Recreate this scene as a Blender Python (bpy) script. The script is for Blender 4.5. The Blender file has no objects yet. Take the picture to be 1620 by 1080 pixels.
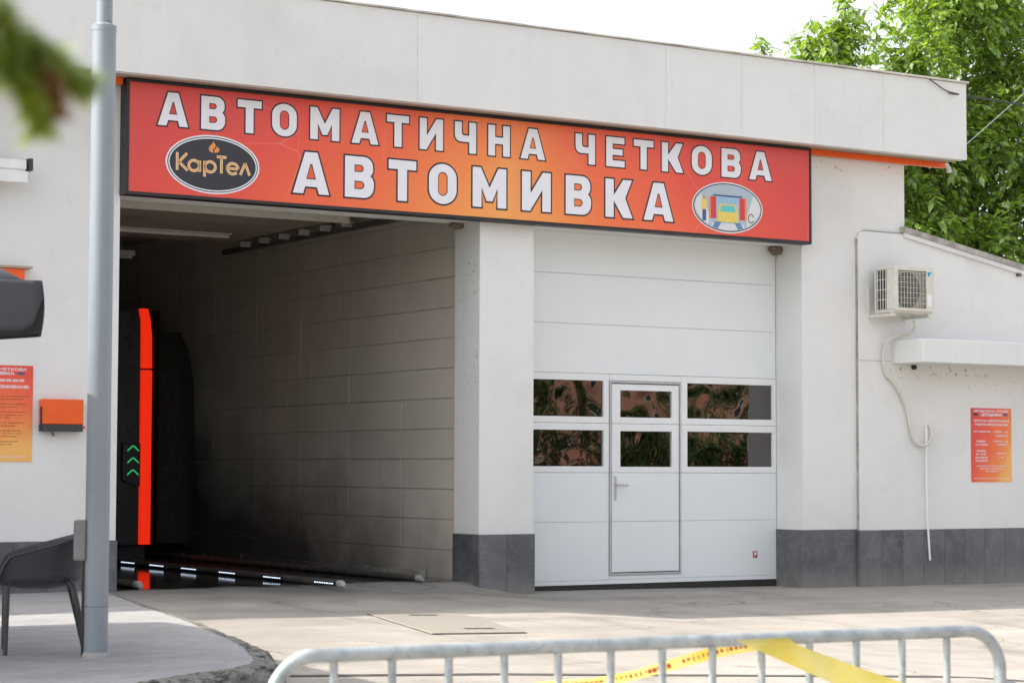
import bpy, bmesh, math, random
import numpy as np
from mathutils import Matrix, Vector, noise as mnoise
from mathutils.geometry import tessellate_polygon

random.seed(7)
scene = bpy.context.scene
COL = scene.collection
R = math.radians

# ------------------------------------------------------------------ camera, sky, sun, exposure
EYE = 1.232
cam_data = bpy.data.cameras.new('camera')
cam = bpy.data.objects.new('camera', cam_data)
COL.objects.link(cam)
scene.camera = cam
cam_data.sensor_width = 36.0
cam_data.lens = 76.4
cam_data.clip_start = 0.1
cam_data.clip_end = 3000.0
right = Vector((0.84814641, -0.52975251, 0.0031536))
down = Vector((0.03324598, 0.0472846, -0.99832804))
fwd = Vector((0.52871767, 0.84683319, 0.05771641))
m = Matrix((right, -down, -fwd)).transposed().to_4x4()
m.translation = Vector((0, 0, EYE))
cam.matrix_world = m
cam_data.dof.use_dof = True
cam_data.dof.focus_distance = 21.0
cam_data.dof.aperture_fstop = 8.0

SUN = Vector((-1.0, 0.395, 1.0)).normalized()          # towards the sun
world = bpy.data.worlds.new('World')
scene.world = world
world.use_nodes = True
wn = world.node_tree.nodes
wn.clear()
wo = wn.new('ShaderNodeOutputWorld')
wb = wn.new('ShaderNodeBackground')
ws = wn.new('ShaderNodeTexSky')
ws.sky_type = 'NISHITA'
ws.sun_disc = False
ws.sun_elevation = math.asin(SUN.z)
ws.sun_rotation = math.atan2(SUN.x, SUN.y)
ws.altitude = 100
ws.air_density = 1.0
ws.dust_density = 4.0
ws.ozone_density = 1.0
wb.inputs['Strength'].default_value = 0.15
hz_ = wn.new('ShaderNodeHueSaturation')                 # milky, hazy summer sky: the same pale tint all round
hz_.inputs['Saturation'].default_value = 0.34
world.node_tree.links.new(ws.outputs[0], hz_.inputs['Color'])
world.node_tree.links.new(hz_.outputs[0], wb.inputs[0])
world.node_tree.links.new(wb.outputs[0], wo.inputs[0])

sun_data = bpy.data.lights.new('sun', 'SUN')
sun_data.energy = 2.4
sun_data.angle = R(0.6)
sun_data.color = (1.0, 0.93, 0.83)
sun = bpy.data.objects.new('sun', sun_data)
COL.objects.link(sun)
sun.rotation_euler = SUN.to_track_quat('Z', 'Y').to_euler()

scene.view_settings.view_transform = 'Standard'
scene.view_settings.look = 'None'
scene.view_settings.exposure = 1.36
scene.view_settings.gamma = 1.0
scene.cycles.use_adaptive_sampling = True
scene.cycles.adaptive_threshold = 0.018
scene.cycles.max_bounces = 8

# ------------------------------------------------------------------ helpers
WORLD = {}


def place(o, parent):
    if parent is not None:
        o.parent = parent
        o.matrix_parent_inverse = WORLD[parent.name].inverted()
    WORLD[o.name] = Matrix.Translation(o.location)


def tag(o, label=None, cat=None, group=None, kind=None):
    if label: o['label'] = label
    if cat: o['category'] = cat
    if group: o['group'] = group
    if kind: o['kind'] = kind
    return o


def thing(name, loc, label, cat, group=None):
    o = bpy.data.objects.new(name, None)
    o.empty_display_size = 0.2
    COL.objects.link(o)
    o.location = loc
    WORLD[o.name] = Matrix.Translation(loc)
    return tag(o, label, cat, group)


class MB:
    def __init__(self):
        self.v, self.f, self.mi = [], [], []

    def add(self, vs, fs, mi=0):
        n = len(self.v)
        self.v += [tuple(p) for p in vs]
        self.f += [tuple(i + n for i in f) for f in fs]
        self.mi += [mi] * len(fs)
        return self

    def box(self, x0, x1, y0, y1, z0, z1, mi=0):
        vs = [(x0, y0, z0), (x1, y0, z0), (x1, y1, z0), (x0, y1, z0), (x0, y0, z1), (x1, y0, z1), (x1, y1, z1), (x0, y1, z1)]
        return self.add(vs, [(0, 3, 2, 1), (4, 5, 6, 7), (0, 1, 5, 4), (1, 2, 6, 5), (2, 3, 7, 6), (3, 0, 4, 7)], mi)

    def prism(self, poly, axis, a0, a1, mi=0):
        """poly: 2-D outline in the plane across AXIS ('y': x,z; 'x': y,z; 'z': x,y), extruded from a0 to a1"""
        def P(p, a):
            return {'y': (p[0], a, p[1]), 'x': (a, p[0], p[1]), 'z': (p[0], p[1], a)}[axis]
        n = len(poly)
        vs = [P(p, a0) for p in poly] + [P(p, a1) for p in poly]
        fs = [tuple(range(n - 1, -1, -1)), tuple(range(n, 2 * n))]
        fs += [(i, (i + 1) % n, n + (i + 1) % n, n + i) for i in range(n)]
        return self.add(vs, fs, mi)

    def ring(self, x0, x1, z0, z1, w, y0, y1, mi=0):
        """rectangular frame in the x-z plane; w = width or (left, right, bottom, top)"""
        l, r, b, t = w if isinstance(w, tuple) else (w, w, w, w)
        o = [(x0, z0), (x1, z0), (x1, z1), (x0, z1)]
        i = [(x0 + l, z0 + b), (x1 - r, z0 + b), (x1 - r, z1 - t), (x0 + l, z1 - t)]
        vs = [(p[0], y0, p[1]) for p in o + i] + [(p[0], y1, p[1]) for p in o + i]
        fs = []
        for k in range(4):
            j = (k + 1) % 4
            fs += [(k, j, 4 + j, 4 + k), (8 + k, 12 + k, 12 + j, 8 + j), (k, 8 + k, 8 + j, j), (4 + k, 4 + j, 12 + j, 12 + k)]
        return self.add(vs, fs, mi)

    def tube(self, pts, r, n=10, mi=0, cap=True):
        pts = [Vector(p) for p in pts]
        rs = r if isinstance(r, (list, tuple)) else [r] * len(pts)
        up = None
        rings = []
        for i, p in enumerate(pts):
            t = (pts[min(i + 1, len(pts) - 1)] - pts[max(i - 1, 0)]).normalized()
            if up is None:
                up = Vector((0, 0, 1)) if abs(t.z) < 0.9 else Vector((1, 0, 0))
            a = t.cross(up)
            if a.length < 1e-6: a = t.orthogonal()
            a.normalize()
            b = a.cross(t).normalized()
            up = b
            rings.append([p + (a * math.cos(2 * math.pi * k / n) + b * math.sin(2 * math.pi * k / n)) * rs[i] for k in range(n)])
        vs = [v for g in rings for v in g]
        fs = []
        for i in range(len(rings) - 1):
            for k in range(n):
                fs.append((i * n + k, i * n + (k + 1) % n, (i + 1) * n + (k + 1) % n, (i + 1) * n + k))
        if cap:
            fs.append(tuple(range(n - 1, -1, -1)))
            fs.append(tuple((len(rings) - 1) * n + k for k in range(n)))
        return self.add(vs, fs, mi)

    def flat(self, loops, y, mi=0):
        """flat print in the x-z plane at depth y, first loop the outline and the others its holes"""
        flat = [p for l in loops for p in l]
        tris = tessellate_polygon([[Vector((p[0], p[1], 0)) for p in l] for l in loops])
        fs = []
        for t in tris:
            a, b, c = (flat[i] for i in t)
            s = (b[0] - a[0]) * (c[1] - a[1]) - (b[1] - a[1]) * (c[0] - a[0])
            fs.append(tuple(t) if s > 0 else tuple(reversed(t)))
        return self.add([(p[0], y, p[1]) for p in flat], fs, mi)

    def build(self, name, mats, parent=None, smooth=False, bevel=0.0, loc=None, seg=2, auto=40):
        me = bpy.data.meshes.new(name)
        off = Vector(loc) if loc is not None else Vector((0, 0, 0))
        me.from_pydata([tuple(Vector(p) - off) for p in self.v] if loc is not None else self.v, [], self.f)
        mats = mats if isinstance(mats, (list, tuple)) else [mats]
        for k in mats: me.materials.append(k)
        if len(mats) > 1: me.polygons.foreach_set('material_index', self.mi)
        me.update()
        if smooth:
            me.polygons.foreach_set('use_smooth', [True] * len(me.polygons))
            if auto:
                try: me.set_sharp_from_angle(angle=R(auto))
                except Exception: pass
        return link(name, me, parent, off, bevel, seg)


def link(name, me, parent=None, loc=(0, 0, 0), bevel=0.0, seg=2):
    o = bpy.data.objects.new(name, me)
    COL.objects.link(o)
    o.location = loc
    place(o, parent)
    if bevel:
        b = o.modifiers.new('bevel', 'BEVEL')
        b.width = bevel
        b.segments = seg
        b.limit_method = 'ANGLE'
        b.angle_limit = R(40)
        b.harden_normals = False
    return o


def interp(x, xs, ys):
    return float(np.interp(x, xs, ys))


def sstep(a, b, x):
    t = min(1.0, max(0.0, (x - a) / (b - a)))
    return t * t * (3 - 2 * t)


# ------------------------------------------------------------------ materials
class NT:
    def __init__(self, name):
        self.m = bpy.data.materials.new(name)
        self.m.use_nodes = True
        self.t = self.m.node_tree
        self.b = self.t.nodes['Principled BSDF']
        self.out = self.t.nodes['Material Output']
        tc = self.t.nodes.new('ShaderNodeTexCoord')
        self.obj = tc.outputs['Object']
        geo = self.t.nodes.new('ShaderNodeNewGeometry')
        self.pos = geo.outputs['Position']
        self.info = self.t.nodes.new('ShaderNodeObjectInfo')

    def n(self, typ, **kw):
        nd = self.t.nodes.new(typ)
        for k, v in kw.items():
            if k in nd.inputs.keys():
                nd.inputs[k].default_value = v
            else:
                setattr(nd, k, v)
        return nd

    def l(self, a, b):
        self.t.links.new(a, b)

    def noise(self, scale, detail=4, rough=0.55, vec=None, dist=0.0, stretch=None):
        nd = self.n('ShaderNodeTexNoise')
        nd.inputs['Scale'].default_value = scale
        nd.inputs['Detail'].default_value = detail
        nd.inputs['Roughness'].default_value = rough
        nd.inputs['Distortion'].default_value = dist
        v = vec or self.pos
        if stretch:
            mp = self.n('ShaderNodeMapping')
            mp.inputs['Scale'].default_value = stretch
            self.l(v, mp.inputs['Vector'])
            v = mp.outputs[0]
        self.l(v, nd.inputs['Vector'])
        return nd.outputs['Fac']

    def ramp(self, fac, stops, interp='LINEAR'):
        r = self.n('ShaderNodeValToRGB')
        e = r.color_ramp.elements
        r.color_ramp.interpolation = interp
        while len(e) < len(stops): e.new(0.5)
        for k, (p, c) in enumerate(stops):
            e[k].position = p
            c = (c, c, c) if isinstance(c, (int, float)) else c
            e[k].color = (c[0], c[1], c[2], 1)
        self.l(fac, r.inputs[0])
        return r.outputs[0]

    def mix(self, fac, a, b, blend='MIX'):
        x = self.n('ShaderNodeMix', data_type='RGBA', blend_type=blend)
        for s, v in ((x.inputs[0], fac), (x.inputs[6], a), (x.inputs[7], b)):
            if isinstance(v, (int, float)): s.default_value = v if s is x.inputs[0] or s.type == 'VALUE' else (v, v, v, 1)
            elif isinstance(v, (tuple, list)): s.default_value = (v[0], v[1], v[2], 1)
            else: self.l(v, s)
        return x.outputs[2]

    def math(self, op, a, b=0.0, c=None):
        x = self.n('ShaderNodeMath', operation=op)
        for s, v in zip(x.inputs, (a, b, c)):
            if v is None: continue
            if isinstance(v, (int, float)): s.default_value = v
            else: self.l(v, s)
        return x.outputs[0]

    def sep(self, v=None):
        s = self.n('ShaderNodeSeparateXYZ')
        self.l(v or self.pos, s.inputs[0])
        return s.outputs

    def bump(self, h, strength=0.3, dist=0.01):
        b = self.n('ShaderNodeBump')
        b.inputs['Strength'].default_value = strength
        b.inputs['Distance'].default_value = dist
        self.l(h, b.inputs['Height'])
        self.l(b.outputs[0], self.b.inputs['Normal'])
        return b

    def set(self, color=None, rough=None, metal=None, spec=None, emit=None, estr=None):
        for k, v in (('Base Color', color), ('Roughness', rough), ('Metallic', metal), ('Specular IOR Level', spec), ('Emission Color', emit), ('Emission Strength', estr)):
            if v is None: continue
            s = self.b.inputs[k]
            if isinstance(v, (int, float)): s.default_value = v
            elif isinstance(v, (tuple, list)): s.default_value = (v[0], v[1], v[2], 1)
            else: self.l(v, s)
        return self.m


def simple(name, color, rough=0.5, metal=0.0, var=0.12, scale=6.0, spec=None, bump=0.0):
    k = NT(name)
    f = k.noise(scale, 5)
    lo = tuple(c * (1 - var) for c in color)
    hi = tuple(min(1, c * (1 + var)) for c in color)
    c = k.ramp(f, [(0.3, lo), (0.7, hi)])
    r = k.ramp(k.noise(scale * 2.3, 3), [(0.3, max(0.02, rough - 0.08)), (0.7, min(1, rough + 0.08))])
    if bump: k.bump(k.noise(scale * 14, 4), bump, 0.004)
    return k.set(color=c, rough=r, metal=metal, spec=spec)


def plaster(name, base, specks=False, streaks=0.0, bumpy=0.25):
    k = NT(name)
    a = k.noise(0.9, 6, 0.6)
    c = k.ramp(a, [(0.28, tuple(v * 0.90 for v in base)), (0.5, base), (0.75, tuple(min(1, v * 1.03) for v in base))])
    if streaks:
        s = k.noise(3.0, 6, 0.65, stretch=(2.6, 2.6, 0.12))
        c = k.mix(k.ramp(s, [(0.5, 0.0), (0.8, streaks)]), c, (0.36, 0.34, 0.31))
    # soft soiling
    d = k.noise(5.5, 8, 0.7)
    c = k.mix(k.ramp(d, [(0.56, 0.0), (0.85, 0.22)]), c, (0.42, 0.40, 0.36))
    if specks:
        v = k.noise(26, 2, 0.4)
        big = k.noise(1.8, 3, 0.5)
        z = k.sep()[2]
        hi = k.ramp(k.math('MULTIPLY', z, 0.2), [(0.28, 0.0), (0.62, 1.0)])
        mk = k.math('MULTIPLY', k.ramp(v, [(0.62, 0.0), (0.70, 1.0)]), k.ramp(big, [(0.45, 0.0), (0.6, 1.0)]))
        mk = k.math('MULTIPLY', mk, k.math('MULTIPLY', hi, 0.75))
        c = k.mix(mk, c, (0.12, 0.10, 0.08))
    else:
        x_, y_, z_ = k.sep()
        bands = 0.0
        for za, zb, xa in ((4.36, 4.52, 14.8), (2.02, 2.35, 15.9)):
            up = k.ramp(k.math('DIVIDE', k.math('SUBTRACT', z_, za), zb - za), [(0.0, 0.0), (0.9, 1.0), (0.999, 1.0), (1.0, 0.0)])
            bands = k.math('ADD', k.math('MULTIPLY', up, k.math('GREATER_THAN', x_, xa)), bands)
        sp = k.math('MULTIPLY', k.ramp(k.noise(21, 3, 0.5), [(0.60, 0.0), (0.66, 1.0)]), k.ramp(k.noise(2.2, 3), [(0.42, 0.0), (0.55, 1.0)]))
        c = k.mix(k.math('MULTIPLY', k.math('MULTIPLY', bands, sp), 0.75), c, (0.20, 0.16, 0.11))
    h = k.math('ADD', k.noise(90, 4, 0.6), k.math('MULTIPLY', k.noise(3.2, 3), 2.0))
    k.bump(h, bumpy, 0.004)
    return k.set(color=c, rough=0.86, spec=0.25)


M = {}
M['plaster'] = plaster('white_plaster', (0.748, 0.742, 0.724), streaks=0.035)
M['plaster_specks'] = plaster('speckled_plaster', (0.70, 0.69, 0.665), specks=True, streaks=0.12)
M['fascia'] = plaster('fascia_render', (0.725, 0.725, 0.708), streaks=0.09, bumpy=0.15)
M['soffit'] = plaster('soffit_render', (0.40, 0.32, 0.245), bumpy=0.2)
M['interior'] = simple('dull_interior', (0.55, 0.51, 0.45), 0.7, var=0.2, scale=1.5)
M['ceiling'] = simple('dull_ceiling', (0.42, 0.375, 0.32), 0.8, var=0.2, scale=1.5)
M['coping'] = simple('weathered_coping', (0.36, 0.34, 0.31), 0.6, 0.1, var=0.35, scale=7)
M['coping_pale'] = simple('pale_coping', (0.55, 0.53, 0.49), 0.6, 0.0, var=0.3, scale=3)
M['orange'] = simple('orange_paint', (0.82, 0.105, 0.006), 0.4, var=0.06)
M['door'] = simple('door_white', (0.765, 0.80, 0.81), 0.38, var=0.02, scale=1.2)
M['door_frame'] = simple('door_frame_white', (0.775, 0.80, 0.805), 0.35, var=0.02)
M['alu'] = simple('aluminium_grey', (0.52, 0.53, 0.545), 0.4, 0.35, var=0.08)
M['black'] = simple('black_plastic', (0.015, 0.015, 0.017), 0.5, var=0.2)
M['rubber'] = simple('rubber_seal', (0.028, 0.026, 0.024), 0.75, var=0.3, scale=20)
M['steel'] = simple('steel_dark', (0.16, 0.15, 0.14), 0.45, 0.6, var=0.25)
M['white_plastic'] = simple('ivory_plastic', (0.65, 0.625, 0.555), 0.42, var=0.07, scale=9)
M['white_paint'] = simple('white_enamel', (0.76, 0.76, 0.75), 0.45, var=0.05, scale=9)
M['dark_plastic'] = simple('charcoal_plastic', (0.035, 0.037, 0.042), 0.45, var=0.15, scale=20)
M['gantry'] = simple('gantry_black', (0.034, 0.035, 0.038), 0.32, var=0.3, scale=2)
M['bark'] = simple('bark', (0.11, 0.085, 0.06), 0.9, var=0.4, scale=9, bump=0.8)
M['mud'] = simple('mud', (0.20, 0.155, 0.11), 0.95, var=0.4, scale=40, bump=1.0)


def emit(name, color, strength):
    k = NT(name)
    return k.set(color=tuple(min(0.8, c) for c in color), rough=0.4, emit=color, estr=strength)


M['led'] = emit('glint_white', (0.66, 0.80, 1.0), 0.8)  # emission stands in for daylight reflected along the guide rail
M['chevron'] = emit('chevron_green', (0.02, 0.55, 0.16), 0.35)
M['red_light'] = emit('red_light_strip', (1.0, 0.026, 0.004), 0.28)


def mat_slate():
    k = NT('slate_tile')
    rnd = k.info.outputs['Random']
    off = k.n('ShaderNodeVectorMath', operation='ADD')
    comb = k.n('ShaderNodeCombineXYZ')
    k.l(k.math('MULTIPLY', rnd, 31.0), comb.inputs[0]); k.l(k.math('MULTIPLY', rnd, 17.0), comb.inputs[2])
    k.l(k.pos, off.inputs[0]); k.l(comb.outputs[0], off.inputs[1])
    a = k.noise(3.0, 8, 0.65, vec=off.outputs[0], dist=0.6)
    c = k.ramp(a, [(0.3, (0.05, 0.055, 0.063)), (0.5, (0.10, 0.106, 0.117)), (0.72, (0.19, 0.192, 0.20))])
    v = k.noise(1.6, 6, 0.6, vec=off.outputs[0], dist=2.4)
    vein = k.ramp(k.math('ABSOLUTE', k.math('SUBTRACT', v, 0.5)), [(0.0, 0.42), (0.025, 0.0)])
    c = k.mix(vein, c, (0.25, 0.25, 0.26))
    c = k.mix(0.42, c, k.ramp(rnd, [(0.0, (0.05, 0.055, 0.064)), (1.0, (0.15, 0.15, 0.156))]))
    z = k.sep()[2]
    foot = k.ramp(k.math('ADD', z, k.math('MULTIPLY', k.noise(5, 6, 0.7), 0.25)), [(0.10, 0.5), (0.32, 0.0)])
    c = k.mix(foot, c, (0.30, 0.275, 0.24))
    k.bump(k.noise(45, 5, 0.6), 0.15, 0.004)
    return k.set(color=c, rough=k.ramp(a, [(0.3, 0.38), (0.7, 0.55)]))


M['slate'] = mat_slate()


def mat_walltile():
    """beige wash-bay wall panels; sooty splash grime in patches"""
    k = NT('bay_wall_panel')
    a = k.noise(1.1, 6, 0.6)
    rnd = k.info.outputs['Random']
    c = k.ramp(a, [(0.3, (0.56, 0.505, 0.43)), (0.7, (0.68, 0.62, 0.54))])
    c = k.mix(0.18, c, k.ramp(rnd, [(0.0, (0.50, 0.45, 0.385)), (1.0, (0.68, 0.62, 0.55))]))
    x, y, z = k.sep()
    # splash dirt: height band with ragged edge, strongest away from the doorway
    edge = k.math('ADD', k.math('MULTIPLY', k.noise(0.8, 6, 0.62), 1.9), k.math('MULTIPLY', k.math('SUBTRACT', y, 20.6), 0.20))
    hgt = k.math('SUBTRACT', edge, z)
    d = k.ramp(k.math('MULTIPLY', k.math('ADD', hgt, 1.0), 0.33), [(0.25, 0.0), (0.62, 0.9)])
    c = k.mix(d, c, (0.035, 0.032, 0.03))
    drip = k.noise(6, 5, 0.6, stretch=(1, 1.2, 0.06))
    c = k.mix(k.ramp(drip, [(0.55, 0.0), (0.75, 0.18)]), c, (0.09, 0.08, 0.07))
    k.bump(k.noise(60, 3), 0.1, 0.003)
    return k.set(color=c, rough=0.6)


M['bay_panel'] = mat_walltile()


def mat_ground():
    k = NT('ground_concrete')
    x, y, z = k.sep()
    big = k.noise(0.35, 6, 0.6)
    mid = k.noise(2.2, 8, 0.68)
    fine = k.noise(60, 4, 0.7)
    smear = k.noise(1.0, 7, 0.62, stretch=(0.35, 1.3, 1))
    c = k.ramp(mid, [(0.25, (0.32, 0.29, 0.25)), (0.55, (0.41, 0.375, 0.33)), (0.85, (0.47, 0.435, 0.39))])
    c = k.mix(k.ramp(big, [(0.4, 0.0), (0.72, 0.32)]), c, (0.20, 0.185, 0.165))
    c = k.mix(k.ramp(smear, [(0.46, 0.0), (0.68, 0.55)]), c, (0.19, 0.175, 0.155))
    c = k.mix(k.ramp(fine, [(0.3, 0.22), (0.7, 0.0)]), c, (0.12, 0.115, 0.105))
    # water tracked out of the wash bay (wet strip on the sill, damp wedge outside)
    ragged = k.math('MULTIPLY', k.math('SUBTRACT', k.noise(1.3, 5, 0.6), 0.5), 1.0)
    inx = k.math('MULTIPLY', k.math('GREATER_THAN', x, 6.9), k.math('LESS_THAN', x, 11.0))
    wy = k.math('ADD', k.math('SUBTRACT', y, 17.95), ragged)
    wet = k.math('MULTIPLY', inx, k.ramp(k.math('ADD', k.math('MULTIPLY', wy, 1.0), 0.5), [(0.42, 0.0), (0.62, 1.0)]))
    dampy = k.math('ADD', k.math('SUBTRACT', y, 16.6), k.math('MULTIPLY', ragged, 3.0))
    fall = k.math('SUBTRACT', 1.0, k.math('MULTIPLY', k.math('ABSOLUTE', k.math('SUBTRACT', x, 8.6)), 0.30))
    damp = k.math('MULTIPLY', k.ramp(k.math('ADD', k.math('MULTIPLY', dampy, 0.35), 0.4), [(0.25, 0.0), (0.75, 0.8)]), k.math('MAXIMUM', fall, 0.0))
    c = k.mix(damp, c, (0.10, 0.095, 0.088))
    c = k.mix(wet, c, (0.022, 0.021, 0.02))
    # faint tyre tracks in and out of the bays, oil spots, hairline cracks
    for tx in (7.95, 9.65, 12.2, 13.85):
        dx = k.math('ABSOLUTE', k.math('SUBTRACT', k.math('ADD', x, k.math('MULTIPLY', k.noise(0.25, 3), 1.2)), tx + 0.6))
        tr = k.math('MULTIPLY', k.ramp(dx, [(0.06, 1.0), (0.24, 0.0)]), k.ramp(k.noise(2.8, 5, 0.7, stretch=(2, 0.6, 1)), [(0.42, 0.0), (0.62, 0.42)]))
        c = k.mix(tr, c, (0.13, 0.12, 0.108))
    oil = k.math('MULTIPLY', k.ramp(k.noise(1.9, 4, 0.6), [(0.64, 0.0), (0.72, 0.55)]), k.ramp(k.noise(9, 4), [(0.35, 0.3), (0.6, 1.0)]))
    c = k.mix(oil, c, (0.11, 0.10, 0.09))
    vo = k.n('ShaderNodeTexVoronoi', feature='DISTANCE_TO_EDGE'); vo.inputs['Scale'].default_value = 0.42
    wv = k.n('ShaderNodeVectorMath', operation='ADD'); nz = k.n('ShaderNodeTexNoise'); nz.inputs['Scale'].default_value = 1.6; nz.inputs['Detail'].default_value = 6
    k.l(k.pos, nz.inputs['Vector']); k.l(k.pos, wv.inputs[0]); k.l(nz.outputs['Color'], wv.inputs[1]); k.l(wv.outputs[0], vo.inputs['Vector'])
    ck = k.math('MULTIPLY', k.ramp(vo.outputs['Distance'], [(0.0, 0.7), (0.007, 0.0)]), k.ramp(k.noise(0.6, 2), [(0.5, 0.0), (0.56, 1.0)]))
    c = k.mix(ck, c, (0.07, 0.065, 0.06))
    grit = k.noise(130, 2, 0.5)
    c = k.mix(k.ramp(grit, [(0.63, 0.0), (0.70, 0.5)]), c, (0.10, 0.095, 0.085))
    # far away the yard gives way to grass and earth
    ad = k.math('MAXIMUM', k.math('ABSOLUTE', k.math('SUBTRACT', x, 9.0)), k.math('ABSOLUTE', k.math('SUBTRACT', y, 9.0)))
    far = k.ramp(k.math('MULTIPLY', k.math('ADD', ad, k.math('MULTIPLY', k.noise(0.15, 4), 12.0)), 0.01), [(0.42, 0.0), (0.48, 1.0)])
    c = k.mix(far, c, k.ramp(k.noise(0.4, 8, 0.7), [(0.3, (0.045, 0.06, 0.02)), (0.7, (0.10, 0.115, 0.05))]))
    rough = k.mix(wet, 0.88, 0.07)
    k.b.inputs['Specular IOR Level'].default_value = 0.4
    h = k.math('ADD', k.math('MULTIPLY', fine, 0.6), k.math('MULTIPLY', mid, 1.2))
    hh = k.math('MULTIPLY', h, k.math('SUBTRACT', 1.0, k.math('MULTIPLY', wet, 0.93)))
    k.bump(hh, 0.35, 0.008)
    return k.set(color=c, rough=rough)


M['ground'] = mat_ground()


def mat_pavement():
    k = NT('pavement_cement')
    br = k.noise(2.6, 9, 0.72, stretch=(1.0, 1.5, 1))
    mid = k.noise(6, 7, 0.7)
    c = k.ramp(br, [(0.25, (0.26, 0.255, 0.255)), (0.55, (0.36, 0.355, 0.35)), (0.8, (0.43, 0.425, 0.42))])
    c = k.mix(k.ramp(mid, [(0.55, 0.0), (0.78, 0.4)]), c, (0.18, 0.175, 0.17))
    spots = k.noise(17, 3, 0.5)
    c = k.mix(k.ramp(spots, [(0.68, 0.0), (0.74, 0.6)]), c, (0.09, 0.085, 0.08))
    k.bump(k.math('ADD', k.noise(40, 6, 0.7), k.math('MULTIPLY', br, 2.0)), 0.5, 0.012)
    return k.set(color=c, rough=0.88, spec=0.3)


M['pavement'] = mat_pavement()


def mat_kerb():
    k = NT('broken_kerb')
    a = k.noise(13, 8, 0.8)
    c = k.ramp(a, [(0.40, (0.13, 0.12, 0.105)), (0.5, (0.42, 0.40, 0.365)), (0.72, (0.62, 0.60, 0.56))])
    mo = k.noise(3.2, 5, 0.6)
    c = k.mix(k.ramp(mo, [(0.56, 0.0), (0.72, 0.6)]), c, (0.10, 0.10, 0.035))
    k.bump(k.noise(22, 8, 0.8), 1.0, 0.06)
    return k.set(color=c, rough=0.92, spec=0.2)


M['kerb'] = mat_kerb()


def mat_sign(name, x0, x1, z0, z1, kind):
    """printed gradient, red to orange, with faint pale polygon lines"""
    k = NT(name)
    x, y, z = k.sep()
    t = k.math('DIVIDE', k.math('SUBTRACT', x, x0), x1 - x0)
    s = k.math('DIVIDE', k.math('SUBTRACT', z, z0), z1 - z0)
    n = k.math('MULTIPLY', k.math('SUBTRACT', k.noise(0.9 if kind == 'sign' else 5, 2, 0.4), 0.5), 0.35)
    if kind == 'sign':
        f = k.math('SUBTRACT', 0.80, k.math('MULTIPLY', k.math('ABSOLUTE', k.math('SUBTRACT', t, 0.50)), 1.75))
        f = k.math('ADD', f, k.math('MULTIPLY', k.math('SUBTRACT', 0.5, s), 0.28))
    elif kind == 'right':
        f = k.math('ADD', k.math('MULTIPLY', t, 0.75), k.math('MULTIPLY', k.math('SUBTRACT', 0.75, s), 0.45))
    else:
        f = k.math('SUBTRACT', 1.15, s)
    f = k.math('ADD', f, n)
    c = k.ramp(f, [(0.0, (0.66, 0.06, 0.05)), (0.25, (0.76, 0.08, 0.048)), (0.5, (0.83, 0.14, 0.05)), (0.75, (0.86, 0.25, 0.06)), (1.0, (0.88, 0.46, 0.12))])
    v = k.n('ShaderNodeTexVoronoi', feature='DISTANCE_TO_EDGE')
    v.inputs['Scale'].default_value = 1.5 if kind == 'sign' else 7
    mp = k.n('ShaderNodeMapping'); mp.inputs['Rotation'].default_value = (0.3, 0.5, 0.2)
    k.l(k.pos, mp.inputs[0]); k.l(mp.outputs[0], v.inputs['Vector'])
    line = k.math('MULTIPLY', k.ramp(v.outputs['Distance'], [(0.0, 1.0), (0.012, 0.0)]), k.ramp(k.noise(1.4, 2), [(0.45, 0.0), (0.7, 0.15)]))
    c = k.mix(line, c, (0.95, 0.7, 0.5))
    return k.set(color=c, rough=k.ramp(k.noise(2, 3), [(0.3, 0.28), (0.7, 0.42)]))


def flatc(name, c, rough=0.45):
    k = NT(name)
    f = k.noise(8, 3)
    return k.set(color=k.ramp(f, [(0.2, tuple(v * 0.95 for v in c)), (0.8, c)]), rough=rough)


M['letter_white'] = flatc('print_white', (0.80, 0.80, 0.85))
M['ink'] = flatc('print_ink', (0.018, 0.012, 0.022))
M['oval_black'] = flatc('print_charcoal', (0.024, 0.026, 0.034), 0.35)
M['gold'] = flatc('print_gold', (0.74, 0.30, 0.09))
M['gold_pale'] = flatc('print_pale_gold', (0.84, 0.62, 0.36))


def mat_pane():
    k = NT('acrylic_pane')
    k.t.nodes.remove(k.b)
    bp = k.n('ShaderNodeBump'); bp.inputs['Strength'].default_value = 1.0; bp.inputs['Distance'].default_value = 0.010
    wob = k.noise(2.6, 0, 0.3, dist=0.9)
    k.l(wob, bp.inputs['Height'])
    gl = k.n('ShaderNodeBsdfGlossy'); gl.inputs['Roughness'].default_value = 0.02
    gl.inputs['Color'].default_value = (0.98, 0.95, 0.92, 1)
    k.l(bp.outputs[0], gl.inputs['Normal'])
    tr = k.n('ShaderNodeBsdfTransparent'); tr.inputs['Color'].default_value = (0.14, 0.125, 0.11, 1)
    fr = k.n('ShaderNodeFresnel'); fr.inputs['IOR'].default_value = 2.3
    mx = k.n('ShaderNodeMixShader')
    k.l(fr.outputs[0], mx.inputs[0]); k.l(tr.outputs[0], mx.inputs[1]); k.l(gl.outputs[0], mx.inputs[2])
    k.l(mx.outputs[0], k.out.inputs['Surface'])
    return k.m


M['pane'] = mat_pane()


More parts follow.
